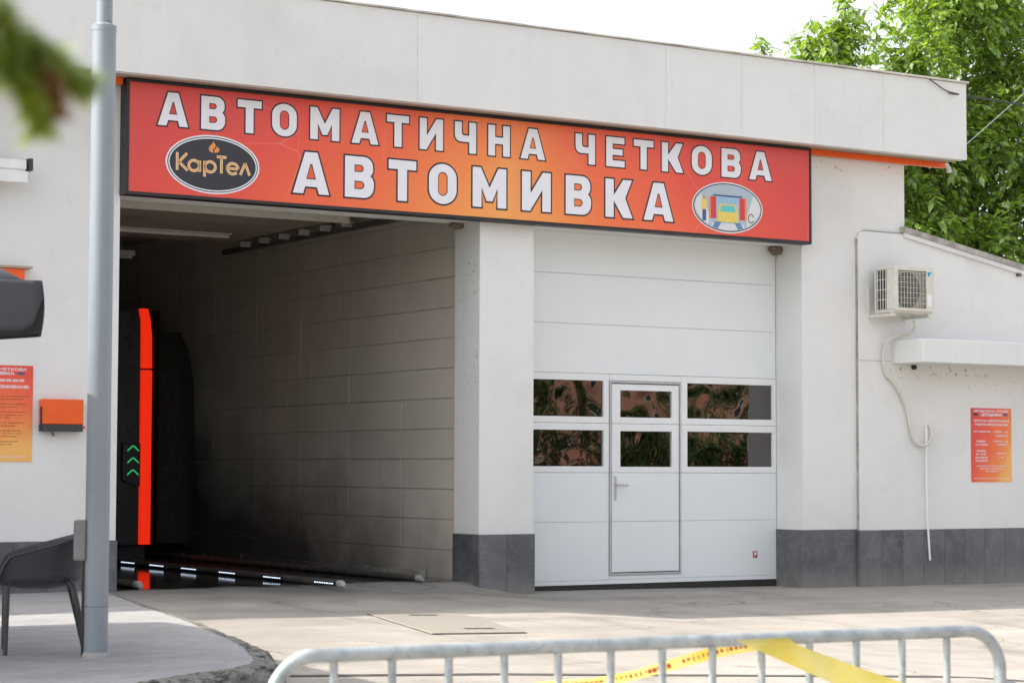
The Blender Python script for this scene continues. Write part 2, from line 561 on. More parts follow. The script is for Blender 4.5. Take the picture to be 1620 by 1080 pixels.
def mat_leaf(name, dark, light, trans):
    k = NT(name)
    k.t.nodes.remove(k.b)
    a = k.noise(2.4, 3, 0.6)
    b = k.noise(22.0, 2, 0.5)
    c = k.ramp(k.math('ADD', k.math('MULTIPLY', a, 0.35), k.math('MULTIPLY', b, 0.65)), [(0.36, dark), (0.64, light)])
    d = k.n('ShaderNodeBsdfDiffuse'); k.l(c, d.inputs[0])
    t = k.n('ShaderNodeBsdfTranslucent'); k.l(k.mix(1.0, c, trans, 'MULTIPLY'), t.inputs[0])
    g = k.n('ShaderNodeBsdfGlossy'); g.inputs['Roughness'].default_value = 0.38; g.inputs[0].default_value = (0.9, 1, 0.9, 1)
    m1 = k.n('ShaderNodeMixShader'); m1.inputs[0].default_value = 0.46
    k.l(d.outputs[0], m1.inputs[1]); k.l(t.outputs[0], m1.inputs[2])
    m2 = k.n('ShaderNodeMixShader'); m2.inputs[0].default_value = 0.07
    k.l(m1.outputs[0], m2.inputs[1]); k.l(g.outputs[0], m2.inputs[2])
    k.l(m2.outputs[0], k.out.inputs['Surface'])
    return k.m


M['leaf'] = mat_leaf('walnut_leaf', (0.085, 0.165, 0.022), (0.25, 0.38, 0.06), (1.9, 1.8, 0.7))
M['shrub_leaf'] = mat_leaf('shrub_leaf', (0.03, 0.065, 0.012), (0.07, 0.12, 0.025), (1.4, 1.5, 0.6))
M['needle'] = mat_leaf('conifer_needle', (0.06, 0.13, 0.015), (0.27, 0.32, 0.04), (1.7, 1.6, 0.6))
M['needle_brown'] = mat_leaf('dry_needle', (0.13, 0.07, 0.02), (0.24, 0.13, 0.05), (1.3, 1.0, 0.7))


def mat_galv():
    k = NT('galvanised_steel')
    a = k.noise(16, 5, 0.6)
    c = k.ramp(a, [(0.3, (0.25, 0.29, 0.305)), (0.7, (0.47, 0.50, 0.51))])
    c = k.mix(k.ramp(k.noise(48, 5, 0.7), [(0.54, 0.0), (0.66, 0.32)]), c, (0.14, 0.13, 0.115))
    k.bump(k.noise(70, 3), 0.15, 0.002)
    return k.set(color=c, rough=k.ramp(a, [(0.3, 0.42), (0.7, 0.6)]), metal=0.55)


M['galv'] = mat_galv()


def mat_polepaint():
    k = NT('pole_grey_paint')
    a = k.noise(2.0, 4)
    c = k.ramp(a, [(0.3, (0.20, 0.23, 0.262)), (0.7, (0.24, 0.27, 0.302))])
    ch = k.noise(24, 6, 0.7, stretch=(1, 1, 0.35))
    z = k.sep()[2]
    low = k.ramp(k.math('MULTIPLY', z, 0.25), [(0.03, 1.0), (0.30, 0.15)])
    c = k.mix(k.math('MULTIPLY', k.ramp(ch, [(0.62, 0.0), (0.68, 0.8)]), low), c, (0.12, 0.075, 0.05))
    return k.set(color=c, rough=0.36)


M['pole'] = mat_polepaint()


def mat_fabric():
    k = NT('parasol_fabric')
    a = k.noise(2.5, 4)
    c = k.ramp(a, [(0.3, (0.045, 0.047, 0.055)), (0.7, (0.062, 0.064, 0.073))])
    k.bump(k.math('ADD', k.math('MULTIPLY', k.noise(3.0, 3), 6.0), k.noise(300, 2)), 0.25, 0.006)
    return k.set(color=c, rough=0.8)


M['fabric'] = mat_fabric()


def mat_tape():
    k = NT('warning_tape')
    x, y, z = k.sep()
    c = k.ramp(k.noise(9, 3), [(0.3, (0.80, 0.64, 0.10)), (0.7, (0.86, 0.77, 0.30))])
    k.bump(k.noise(26, 3, 0.5, stretch=(1, 1, 2.5)), 0.5, 0.006)
    tr = k.n('ShaderNodeBsdfTranslucent'); k.l(c, tr.inputs[0])
    mx = k.n('ShaderNodeMixShader'); mx.inputs[0].default_value = 0.5
    k.l(k.b.outputs[0], mx.inputs[1]); k.l(tr.outputs[0], mx.inputs[2]); k.l(mx.outputs[0], k.out.inputs['Surface'])
    return k.set(color=c, rough=0.35)


M['tape'] = mat_tape()
M['tape_red'] = flatc('tape_red_print', (0.62, 0.07, 0.03))


def mat_chair():
    k = NT('chair_resin')
    v = k.n('ShaderNodeTexVoronoi'); v.inputs['Scale'].default_value = 85; v.inputs['Randomness'].default_value = 0.0
    k.l(k.obj, v.inputs['Vector'])
    dots = k.ramp(v.outputs['Distance'], [(0.25, 1.0), (0.36, 0.0)])
    c = k.mix(dots, (0.042, 0.046, 0.053), (0.012, 0.012, 0.014))
    k.bump(k.math('SUBTRACT', 1.0, dots), 0.6, 0.002)
    return k.set(color=c, rough=0.42)


M['chair_shell'] = mat_chair()

# ------------------------------------------------------------------ ground, pavement
def ground_z(x, y):
    z = interp(x, [-60, 7, 10, 11.2, 14.7, 18, 60], [0.15, 0.15, 0.105, 0.012, -0.02, -0.042, -0.10])
    z -= 0.030 * min(14.0, max(0.0, 17.8 - y))
    if y > 17.0:
        inx = sstep(6.0, 6.9, x) * (1 - sstep(10.72, 11.3, x))
        z += (0.15 - z) * inx * sstep(17.5, 18.15, y)
    return z


def axis(lo, hi, a, b, step):
    g = [lo, lo * 0.5, lo * 0.2] if lo < -50 else [lo]
    g += [a - 20, a - 8, a - 3] + list(np.arange(a, b + 1e-6, step)) + [b + 3, b + 10, b + 30, hi * 0.3, hi * 0.6, hi]
    return sorted(set(round(float(q), 3) for q in g))


gx = axis(-900, 1500, -1.0, 22.0, 0.23)
gy = axis(-900, 1500, 0.0, 20.0, 0.16)
V = [(x, y, ground_z(x, y)) for y in gy for x in gx]
nx = len(gx)
F = [(j * nx + i, j * nx + i + 1, (j + 1) * nx + i + 1, (j + 1) * nx + i) for j in range(len(gy) - 1) for i in range(nx - 1)]
gm = MB(); gm.add(V, F)
ground = gm.build('ground', M['ground'], smooth=True, auto=0)
tag(ground, kind='structure')


def pave_z(y):
    return 0.155 + 0.002 * (y - 15.0)


def build_pavement():
    key = [(7.085, 17.795), (6.86, 16.8), (6.64, 15.84), (6.44, 14.86), (6.27, 14.05), (6.0, 13.0), (5.84, 12.38), (5.70, 11.91), (5.45, 11.26), (5.28, 10.92), (5.05, 10.71), (4.77, 10.56), (4.30, 10.24), (3.5, 9.9), (1.0, 9.5), (-9.0, 9.2)]
    pts = []
    for a, b in zip(key[:-1], key[1:]):
        a, b = Vector(a), Vector(b)
        n = max(2, int((b - a).length / 0.045)) if a.x > 1.5 else 12
        pts += [a.lerp(b, t / n) for t in range(n)]
    pts.append(Vector(key[-1]))
    # outward normals
    rings = [[], [], [], [], []]
    for i, p in enumerate(pts):
        t = (pts[min(i + 3, len(pts) - 1)] - pts[max(i - 3, 0)]).normalized()
        nrm = Vector((-t.y, t.x))
        if nrm.dot(p - Vector((1.0, 15.0))) < 0: nrm = -nrm
        rough = 0.2 + 0.8 * sstep(13.6, 12.0, p.y)
        zt = pave_z(p.y)
        zg = ground_z(p.x, p.y)
        for k, (o, dz, amp) in enumerate(((-0.13, 0.0, 0.04), (-0.06, -0.008, 0.06), (-0.012, -0.030, 0.08), (0.012, -0.085, 0.09), (0.035, -0.20, 0.06))):
            q = Vector((p.x * 3.7, p.y * 3.7, k * 0.8))
            w = (mnoise.fractal(q * 2.0, 0.8, 2.1, 4) * 0.9 + mnoise.noise(q * 7.0) * 0.9) * amp * rough
            zz = zt + dz + mnoise.noise(q * 3.1 + Vector((9, 4, 1))) * 0.035 * rough * (k > 0)
            if k == 4: zz = min(zz, zg - 0.03)
            if k == 0: w *= 0.5
            rings[k].append((p.x + nrm.x * (o + w), p.y + nrm.y * (o + w), zz))
    n = len(pts)
    mb = MB()
    vs = [v for g in rings for v in g]
    mb.add(vs, [(k * n + i, k * n + i + 1, (k + 1) * n + i + 1, (k + 1) * n + i) for k in range(4) for i in range(n - 1)])
    kerb = mb
    top = [(v[0], v[1]) for v in rings[0]] + [(-9.0, 17.795)]
    tris = tessellate_polygon([[Vector((p[0], p[1], 0)) for p in top]])
    mt = MB()
    tv = [(p[0], p[1], pave_z(p[1])) for p in top]
    fs = []
    for t in tris:
        a, b, c = (Vector(tv[i]) for i in t)
        fs.append(tuple(t) if (b - a).cross(c - a).z > 0 else tuple(reversed(t)))
    mt.add(tv, fs)
    o = mt.build('pavement', M['pavement'])
    tag(o, kind='structure')
    k = kerb.build('kerb_edge', M['kerb'], o, smooth=True, auto=60)
    return o


build_pavement()
jm = MB()
seg = 40
for i in range(seg):
    a, b = i / seg, (i + 1) / seg
    q = []
    for t_, o_ in ((a, -0.045), (b, -0.045), (b, 0.045), (a, 0.045)):
        xx, yy = 5.6 + 14.0 * t_, 11.97 - 4.73 * t_ + o_
        q.append((xx, yy, ground_z(xx, yy) + 0.004))
    jm.add(q, [(0, 1, 2, 3)])
jm.build('slab_joint', M['steel'], ground)

# ------------------------------------------------------------------ the car wash building
D = 17.80
bld = thing('car_wash_building', (11.6, D, 0), 'white rendered car wash hall with flat overhanging roof and two bays', 'building')
MB().box(-9, 7.08, D, 18.25, -0.4, 4.64).build('wall', M['plaster'], bld)
pier = MB().box(10.75, 11.36, D, 18.27, 0.589, 4.64).build('pier', M['plaster'], bld)
MB().box(10.746, 10.75, D + 0.004, 18.266, 0.592, 3.60).build('pier_side_render', M['plaster_specks'], pier)
MB().box(10.76, 11.35, D + 0.01, 18.26, -0.4, 0.589).build('pier_foot', M['interior'], pier)
MB().box(14.72, 16.17, D, 18.25, -0.4, 4.64).build('wall', M['plaster'], bld)
lin = MB().box(7.08, 10.75, D + 0.02, 18.22, 3.60, 4.64).box(11.36, 14.72, D + 0.02, 18.22, 3.60, 4.64).build('lintel', M['plaster'], bld)
MB().box(16.0, 16.165, 18.25, 31, -0.4, 4.64).build('wall', M['plaster'], bld)
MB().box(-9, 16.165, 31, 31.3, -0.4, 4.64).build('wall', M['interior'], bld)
MB().box(6.88, 7.04, 18.25, 31, -0.4, 4.64).build('partition_wall', M['interior'], bld)
roof = MB().box(-9, 16.7, D, 31.4, 4.64, 4.86).build('roof', M['coping'], bld)
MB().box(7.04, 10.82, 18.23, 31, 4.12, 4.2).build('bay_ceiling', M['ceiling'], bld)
# fascia
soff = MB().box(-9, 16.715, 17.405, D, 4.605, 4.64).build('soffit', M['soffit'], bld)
edges = [16.72, 15.52, 14.57, 13.615, 12.66, 9.82, 4.1, -2.0, -9.0]
for i in range(len(edges) - 1):
    a, b = edges[i + 1], edges[i]
    y0 = 17.398 + random.uniform(-0.0008, 0.0008)
    gp = 0.0013
    MB().box(a + gp, b - gp, y0, 17.50, 4.598, 5.435).build('fascia_panel', M['fascia'], bld, bevel=0.0012, seg=1)
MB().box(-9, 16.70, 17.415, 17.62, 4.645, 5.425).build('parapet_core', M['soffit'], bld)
x = 16.74
while x > -9:
    w = 1.907
    MB().box(x - w + 0.003, x, 17.372 + random.uniform(-0.004, 0.004), 17.66, 5.438 + random.uniform(0, 0.004), 5.458).build('coping', M['coping_pale'], bld, bevel=0.003, seg=1)
    x -= w
# orange edge strip under the soffit, either side of the sign
MB().box(-9, 7.055, 17.70, 17.76, 4.542, 4.603).build('orange_trim', M['orange'], bld, bevel=0.004)
MB().box(14.745, 16.69, 17.70, 17.76, 4.542, 4.603).build('orange_trim', M['orange'], bld, bevel=0.004)
gt = MB()
gt.tube([(16.69, 17.73, 4.59), (16.74, 17.73, 4.575), (16.765, 17.73, 4.54), (16.77, 17.73, 4.50)], 0.028, 10)
gt.build('downpipe_stub', M['white_plastic'], bld, smooth=True)

# plinth tiles
def plinth(parent, x0, x1, yf, w, top, seedx=0.0):
    bx = []
    x = x0
    while x < x1 - 0.02:
        e = min(x + w, x1)
        bx.append((x, e)); x = e
    for a, b in bx:
        zb = min(ground_z(a, yf), ground_z(b, yf), -0.02) - 0.08
        MB().box(a + 0.0015, b - 0.0015, yf - 0.014 + random.uniform(-0.001, 0.001), yf + 0.006, zb, top).build('plinth_tile', M['slate'], parent, bevel=0.002, seg=1)


plinth(bld, 4.66, 7.076, D, 0.302, 0.592)
plinth(bld, -9.0, 4.66, D, 1.2, 0.592)
for (a, b) in ((10.752, 11.055), (11.058, 11.362)):
    MB().box(a, b, D - 0.012, D + 0.004, -0.12, 0.59).build('plinth_tile', M['slate'], bld, bevel=0.002, seg=1)
MB().box(10.738, 10.752, D - 0.012, 18.28, 0.0, 0.59).build('plinth_tile', M['slate'], bld, bevel=0.002, seg=1)
MB().box(11.362, 11.375, D - 0.012, 18.225, -0.12, 0.59).build('plinth_tile', M['slate'], bld, bevel=0.002, seg=1)
MB().box(14.706, 14.72, D - 0.012, 18.225, -0.12, 0.584).build('plinth_tile', M['slate'], bld, bevel=0.002, seg=1)
MB().box(14.708, 15.468, D - 0.013, D + 0.006, -0.14, 0.584).build('plinth_tile', M['slate'], bld, bevel=0.002, seg=1)
# end tile on the left jamb of the open bay
MB().box(7.074, 7.092, D - 0.012, 18.24, 0.0, 0.592).build('plinth_tile', M['slate'], bld, bevel=0.002, seg=1)

# bay side wall of long beige panels
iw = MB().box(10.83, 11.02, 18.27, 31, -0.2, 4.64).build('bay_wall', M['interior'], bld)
rows = [-0.18 + 0.2985 * k for k in range(0, 15)]
cols = [18.29 + 1.16 * k for k in range(0, 12)]
cache = {}
for r_, z0 in enumerate(rows):
    for c_ in range(len(cols) - 1):
        y0, y1 = cols[c_], min(cols[c_ + 1], 30.99)
        key = round(y1 - y0, 3)
        if key not in cache:
            t = MB().box(-0.012, 0.0, 0.003, key - 0.003, 0.004, 0.2945)
            o = t.build('wall_panel', M['bay_panel'], iw, loc=None, bevel=0.002, seg=1)
            cache[key] = o.data
            o.location = (10.83 - 0.002 * random.random(), y0, z0)
        else:
            link('wall_panel', cache[key], iw, (10.83 - 0.004 * random.random(), y0, z0), 0.002, 1)
# dark gap/guide between pier and panels, ragged base ledge
MB().box(10.79, 10.826, 18.275, 18.33, 0.1, 3.75).build('door_guide', M['black'], bld)
lg = MB()
yy = 18.9
while yy < 30:
    l = random.uniform(0.3, 0.8)
    lg.box(10.70 + random.uniform(-0.02, 0.03), 10.80, yy, yy + l - 0.01, 0.0, 0.17 + random.uniform(0.02, 0.05))
    yy += l
lg.build('base_ledge', M['bay_panel'], iw)

# raised sectional door stored under the ceiling of the open bay
od = MB().box(7.2, 10.44, 19.90, 19.935, 3.745, 3.835).build('raised_door', M['white_plastic'], bld, bevel=0.006)
for k in range(6):
    MB().box(7.22, 10.42, 19.945 + 0.5 * k, 20.435 + 0.5 * k, 3.80, 3.84).build('panel', M['ceiling'], od, bevel=0.004)
    MB().box(10.46, 10.60, 20.12 + 0.5 * k, 20.15 + 0.5 * k, 3.735, 3.80).build('roller_bracket', M['coping'], od, bevel=0.003)
MB().box(10.585, 10.64, 18.5, 23.4, 3.71, 3.77).build('horizontal_track', M['steel'], od)
MB().box(7.16, 7.21, 18.5, 23.4, 3.71, 3.77).build('horizontal_track', M['steel'], od)
for yy in (18.9, 20.6, 22.3):
    MB().box(10.60, 10.63, yy, yy + 0.04, 3.76, 4.125).build('hanger', M['steel'], od)
sh = MB().tube([(7.12, 18.62, 3.93), (10.76, 18.62, 3.93)], 0.018, 8)
sh.tube([(8.2, 18.62, 3.93), (9.6, 18.62, 3.93)], 0.05, 12)
sh.build('spring_shaft', M['steel'], bld, smooth=True)
MB().box(7.14, 10.72, 18.235, 18.33, 3.62, 3.70).build('head_rail', M['white_plastic'], bld, bevel=0.004)
for (xx, yy, zz) in ((7.7, 18.42, 3.66), (8.15, 18.40, 3.655), (8.9, 18.42, 3.66), (9.55, 18.41, 3.66)):
    MB().box(xx, xx + 0.16, yy, yy + 0.05, zz, zz + 0.06).build('hinge_bracket', M['alu'], bld)

# ceiling lamps in the bay (off)
for i, (x0, x1, yy, lab) in enumerate(((8.55, 10.06, 21.96, 'unlit pale batten lamp under the bay ceiling, the one nearer the doorway'), (8.56, 10.07, 24.8, 'unlit pale batten lamp under the bay ceiling, the one deeper inside'))):
    t = thing('batten_lamp', ((x0 + x1) / 2, yy, 3.8), lab, 'lamp', 'batten lamps in the wash bay')
    MB().box(x0, x1, yy, yy + 0.09, 3.785, 3.85).build('casing', M['white_plastic'], t, bevel=0.01)
    MB().tube([(x0 + 0.03, yy + 0.045, 3.768), (x1 - 0.03, yy + 0.045, 3.768)], 0.018, 8).build('tube', M['white_paint'], t, smooth=True)
    for e in (x0 + 0.15, x1 - 0.18):
        MB().box(e, e + 0.03, yy + 0.03, yy + 0.06, 3.85, 4.125).build('hanger', M['steel'], t)

# ------------------------------------------------------------------ closed sectional door with wicket
YD = 18.23
door = MB().box(11.37, 14.715, YD + 0.012, YD + 0.05, 0.06, 1.17).box(11.37, 14.715, YD + 0.012, YD + 0.05, 2.19, 4.0).build('sectional_door', M['door'], bld)
zs = [0.098, 0.684, 1.181, 1.68, 2.183, 2.681, 3.184, 3.69, 4.0]
g = 0.0015
for k in (4, 5, 6, 7):
    MB().box(11.372, 14.712, YD, YD + 0.014, zs[k] + g, zs[k + 1] - g).build('panel', M['door'], door, bevel=0.004)
for k in (0, 1):
    MB().box(11.372, 12.545, YD, YD + 0.014, zs[k] + g, zs[k + 1] - g).build('panel', M['door'], door, bevel=0.004)
    MB().box(13.458, 14.712, YD, YD + 0.014, zs[k] + g, zs[k + 1] - g).build('panel', M['door'], door, bevel=0.004)
MB().box(12.55, 13.455, YD, YD + 0.014, zs[0] + g, 0.138).build('panel', M['door'], door, bevel=0.003)
MB().box(11.372, 14.712, YD - 0.004, YD + 0.03, 0.056, 0.0965).build('bottom_profile', M['door_frame'], door, bevel=0.003)
MB().box(11.372, 14.712, YD + 0.004, YD + 0.04, -0.03, 0.055).build('bottom_seal', M['rubber'], door)
for (x0, x1, gx0, gx1) in ((11.372, 12.545, 11.46, 12.482), (13.458, 14.712, 13.536, 14.666)):
    for (z0, z1, q0, q1) in ((1.181, 1.68, 1.244, 1.608), (1.68, 2.183, 1.745, 2.111)):
        f = MB().ring(x0, x1, z0 + g, z1 - g, (gx0 - x0, x1 - gx1, q0 - z0 - g, z1 - g - q1), YD - 0.003, YD + 0.04).build('window_frame', M['door_frame'], door, bevel=0.003)
        MB().box(gx0 - 0.01, gx1 + 0.01, YD + 0.024, YD + 0.028, q0 - 0.01, q1 + 0.01).build('pane', M['pane'], door)
MB().box(12.55, 13.455, YD - 0.003, YD + 0.03, 2.118, 2.181).build('window_head', M['door_frame'], door, bevel=0.003)
wk = MB().ring(12.552, 13.452, 0.142, 2.114, 0.020, YD - 0.010, YD + 0.03).build('wicket_door', M['alu'], bld, bevel=0.003)
MB().ring(12.574, 13.430, 0.164, 2.092, 0.006, YD + 0.006, YD + 0.03).build('gasket', M['rubber'], wk)
for (z0, z1) in ((0.171, 0.684), (0.684, 1.181)):
    MB().box(12.581, 13.423, YD - 0.006, YD + 0.02, z0 + g, z1 - g).build('panel', M['door'], wk, bevel=0.004)
for (z0, z1, q0, q1) in ((1.181, 1.68, 1.241, 1.604), (1.68, 2.085, 1.745, 2.02)):
    MB().ring(12.581, 13.423, z0 + g, z1 - g, (0.104, 0.086, q0 - z0 - g, z1 - g - q1), YD - 0.006, YD + 0.04).build('window_frame', M['door_frame'], wk, bevel=0.003)
    MB().box(12.68, 13.342, YD + 0.02, YD + 0.024, q0 - 0.006, q1 + 0.006).build('pane', M['pane'], wk)
hd = MB().box(12.607, 12.633, YD - 0.016, YD - 0.004, 0.90, 1.145)
hd.tube([(12.62, YD - 0.014, 1.055), (12.62, YD - 0.06, 1.055), (12.632, YD - 0.068, 1.055), (12.74, YD - 0.066, 1.053)], 0.011, 10)
hd.box(12.614, 12.626, YD - 0.022, YD - 0.015, 0.945, 0.985)
hd.build('handle', M['alu'], wk, smooth=True, bevel=0.002)
st = MB().box(14.395, 14.455, YD - 0.003, YD, 0.285, 0.355).build('sticker', flatc('sticker_red', (0.45, 0.03, 0.03)), door)
MB().flat([[(14.408, 0.30), (14.42, 0.30), (14.42, 0.318), (14.445, 0.318), (14.445, 0.344), (14.408, 0.344)]], YD - 0.0042).build('sticker_mark', M['letter_white'], door)

# ------------------------------------------------------------------ annex to the side
anx = thing('annex', (17.2, D, 0), 'low white rendered lean-to with sloping roof beside the car wash hall', 'building')
YA = 17.765
poly = [(15.47, -0.4), (26.0, -0.4), (26.0, 2.0), (16.14, 3.785), (15.56, 3.785), (15.49, 3.765), (15.47, 3.70)]
MB().prism(poly, 'y', YA, 18.3).build('wall', M['plaster'], anx, bevel=0.012)
MB().prism([(16.10, 3.80), (26.2, 1.97), (26.2, 2.03), (16.10, 3.86)], 'y', YA - 0.05, 21.6).build('roof', M['coping'], anx)
MB().prism([(16.12, 3.745), (26.2, 1.92), (26.2, 1.965), (16.12, 3.795)], 'y', YA - 0.035, YA - 0.002).build('verge_board', M['fascia'], anx)
MB().box(25.7, 26.0, 18.3, 21.5, -0.4, 2.0).build('wall', M['plaster'], anx)
MB().box(16.17, 26.0, 21.3, 21.5, -0.4, 1.95).build('wall', M['plaster'], anx)
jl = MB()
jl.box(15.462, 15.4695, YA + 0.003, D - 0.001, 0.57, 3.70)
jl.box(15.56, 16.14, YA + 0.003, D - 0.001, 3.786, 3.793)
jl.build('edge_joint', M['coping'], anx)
MB().box(15.455, 15.467, YA - 0.014, D - 0.015, -0.2, 0.572).build('plinth_tile', M['slate'], anx, bevel=0.002, seg=1)
# faint render joint in the wall face
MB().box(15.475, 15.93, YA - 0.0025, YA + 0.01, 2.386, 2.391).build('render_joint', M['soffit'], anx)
plinth(anx, 15.468, 20.3, YA, 0.302, 0.572)
plinth(anx, 20.3, 26.0, YA, 1.2, 0.572)
led = MB().box(15.94, 26.0, 17.27, YA, 2.36, 2.615).build('ledge', M['fascia'], anx, bevel=0.012)
dr = MB()
for k in range(70):
    xx = random.uniform(15.97, 19.5); w = random.uniform(0.005, 0.03); h = random.uniform(0.004, 0.02)
    dr.tube([(xx, 17.283 + random.uniform(0.0, 0.45), 2.362), (xx + random.uniform(-0.01, 0.01), 17.283 + random.uniform(0, 0.02), 2.352)], w * 0.25, 5)
MB().tube([(16.248, YA + 0.02, 2.332), (16.248, YA - 0.035, 2.332)], 0.026, 16).build('vent_pipe', M['black'], anx, smooth=True)
MB().tube([(17.83, YA + 0.01, 3.42), (17.83, YA - 0.05, 3.42)], 0.022, 10).build('pipe_stub', M['steel'], anx, smooth=True)

# ------------------------------------------------------------------ text and glyph helpers
def text_mesh(txt, x0, x1, zb, zt, y, bold=0.0):
    cu = bpy.data.curves.new('text', 'FONT')
    cu.body = txt
    cu.size = 1.0
    cu.resolution_u = 2
    cu.offset = bold
    o = bpy.data.objects.new('text', cu)
    COL.objects.link(o)
    bpy.context.view_layer.update()
    dg = bpy.context.evaluated_depsgraph_get()
    me = o.evaluated_get(dg).to_mesh()
    co = np.empty(len(me.vertices) * 3); me.vertices.foreach_get('co', co)
    co = co.reshape(-1, 3)
    fs = [tuple(p.vertices) for p in me.polygons]
    o.evaluated_get(dg).to_mesh_clear()
    bpy.data.objects.remove(o); bpy.data.curves.remove(cu)
    mb = MB()
    if len(co) == 0: return mb
    lo, hi = co.min(0), co.max(0)
    sx = (x1 - x0) / max(1e-6, hi[0] - lo[0])
    sz = (zt - zb) / max(1e-6, hi[1] - lo[1])
    mb.add([(x0 + (p[0] - lo[0]) * sx, y, zb + (p[1] - lo[1]) * sz) for p in co], fs)
    return mb


def merge(mbs):
    o = MB()
    for q in mbs: o.add(q.v, q.f)
    return o


def arc(cx, cy, rx, ry, a0, a1, n=8):
    return [(cx + rx * math.cos(R(a0 + (a1 - a0) * i / n)), cy + ry * math.sin(R(a0 + (a1 - a0) * i / n))) for i in range(n + 1)]


def glyph(ch, w, s=0.26):
    """heavy sign lettering, height 1 and width w; list of loops, the first the outline"""
    h = 0.225
    if ch == 'Т':
        return [[(0, 1), (0, 1 - h), (w / 2 - s / 2, 1 - h), (w / 2 - s / 2, 0), (w / 2 + s / 2, 0), (w / 2 + s / 2, 1 - h), (w, 1 - h), (w, 1)]]
    if ch == 'Н':
        return [[(0, 0), (s, 0), (s, 0.39), (w - s, 0.39), (w - s, 0), (w, 0), (w, 1), (w - s, 1), (w - s, 0.61), (s, 0.61), (s, 1), (0, 1)]]
    if ch == 'И':
        return [[(0, 0), (s * 0.95, 0), (w - s, 0.55), (w - s, 0), (w, 0), (w, 1), (w - s * 0.95, 1), (s, 0.45), (s, 1), (0, 1)]]
    if ch == 'М':
        return [[(0, 0), (s, 0), (s, 0.50), (w / 2 - 0.085, 0.16), (w / 2 + 0.085, 0.16), (w - s, 0.50), (w - s, 0), (w, 0), (w, 1), (w - s * 0.92, 1), (w / 2, 0.50), (s * 0.92, 1), (0, 1)]]
    if ch == 'А':
        k = 0.33 * w
        return [[(0, 0), (0.275, 0), (0.275 + k * 0.17, 0.17), (w - 0.275 - k * 0.17, 0.17), (w - 0.275, 0), (w, 0), (w - k, 1), (k, 1)],
                [(w / 2 - 0.13, 0.35), (w / 2 + 0.13, 0.35), (w / 2 + 0.025, 0.72), (w / 2 - 0.025, 0.72)]]
    if ch == 'В':
        o = [(0, 0)] + arc(w - 0.27, 0.27, 0.27, 0.27, -90, 0, 6) + [(w, 0.40)] + [(w - 0.05, 0.50), (w - 0.10, 0.535), (w - 0.06, 0.58)] + [(w - 0.025, 0.65)] + arc(w - 0.275, 0.76, 0.25, 0.24, 0, 90, 6) + [(0, 1)]
        h1 = [(s, 0.205)] + arc(w - s - 0.10, 0.305, 0.10, 0.10, -90, 90, 6) + [(s, 0.405)]
        h2 = [(s, 0.62)] + arc(w - s - 0.11, 0.71, 0.09, 0.09, -90, 90, 6) + [(s, 0.80)]
        return [o, h1, h2]
    if ch == 'О':
        r = 0.42
        rx, ry = w * 0.5, 0.36
        o = arc(w - rx, ry, rx, ry, -90, 0, 8) + arc(w - rx, 1 - ry, rx, ry, 0, 90, 8) + arc(rx, 1 - ry, rx, ry, 90, 180, 8) + arc(rx, ry, rx, ry, 180, 270, 8)
        q = (w - 2 * s) / 2
        i = arc(w / 2, 0.20 + q, q, q, 180, 360, 8) + arc(w / 2, 0.80 - q, q, q, 0, 180, 8)
        return [o, i]
    if ch == 'К':
        return [[(0, 0), (s, 0), (s, 0.44), (w - 0.30, 0), (w, 0), (w - 0.235, 0.52), (w - 0.02, 1), (w - 0.30, 1), (s, 0.58), (s, 1), (0, 1)]]
    if ch == 'Ч':
        return [[(0, 1), (0, 0.62)] + arc(0.22, 0.58, 0.22, 0.22, 180, 270, 5) + [(w - s, 0.36), (w - s, 0), (w, 0), (w, 1), (w - s, 1), (w - s, 0.57), (s + 0.07, 0.57), (s + 0.015, 0.60), (s, 0.66), (s, 1)]]
    if ch == 'Е':
        return [[(0, 0), (w, 0), (w, 0.215), (s, 0.215), (s, 0.40), (w - 0.08, 0.40), (w - 0.08, 0.60), (s, 0.60), (s, 0.785), (w - 0.01, 0.785), (w - 0.01, 1), (0, 1)]]
    return []


def clean(loop):
    out = []
    for p in loop:
        if not out or math.dist(p, out[-1]) > 1e-5: out.append(p)
    if math.dist(out[0], out[-1]) < 1e-5: out.pop()
    return out


def offset_loop(loop, d):
    """mitred offset; positive grows a counter-clockwise loop"""
    a = sum(loop[i][0] * loop[(i + 1) % len(loop)][1] - loop[(i + 1) % len(loop)][0] * loop[i][1] for i in range(len(loop)))
    sgn = 1 if a > 0 else -1
    n = len(loop)
    res = []
    for i in range(n):
        p0, p, p1 = Vector(loop[i - 1]), Vector(loop[i]), Vector(loop[(i + 1) % n])
        e0, e1 = (p - p0).normalized(), (p1 - p).normalized()
        n0, n1 = Vector((e0.y, -e0.x)) * sgn, Vector((e1.y, -e1.x)) * sgn
        b = n0 + n1
        k = 2 * d / max(0.35, b.length_squared)
        q = p + b * k
        res.append((q.x, q.y))
    return res


def ellipse(cx, cz, rx, rz, n=64):
    return [(cx + rx * math.cos(2 * math.pi * i / n), cz + rz * math.sin(2 * math.pi * i / n)) for i in range(n)]


def ribbon(mb, pts, w, y, closed=False):
    """a flat printed stroke along pts in the x-z plane"""
    n = len(pts)
    L, Rr = [], []
    for i in range(n):
        a = pts[i - 1] if (i > 0 or closed) else pts[i]
        b = pts[(i + 1) % n] if (i < n - 1 or closed) else pts[i]
        t = Vector((b[0] - a[0], b[1] - a[1])).normalized()
        nr = Vector((-t.y, t.x)) * (w / 2)
        L.append((pts[i][0] + nr.x, y, pts[i][1] + nr.y)); Rr.append((pts[i][0] - nr.x, y, pts[i][1] - nr.y))
    fs = [(i, n + i, n + (i + 1) % n, (i + 1) % n) for i in range(n if closed else n - 1)]
    mb.add(L + Rr, fs)


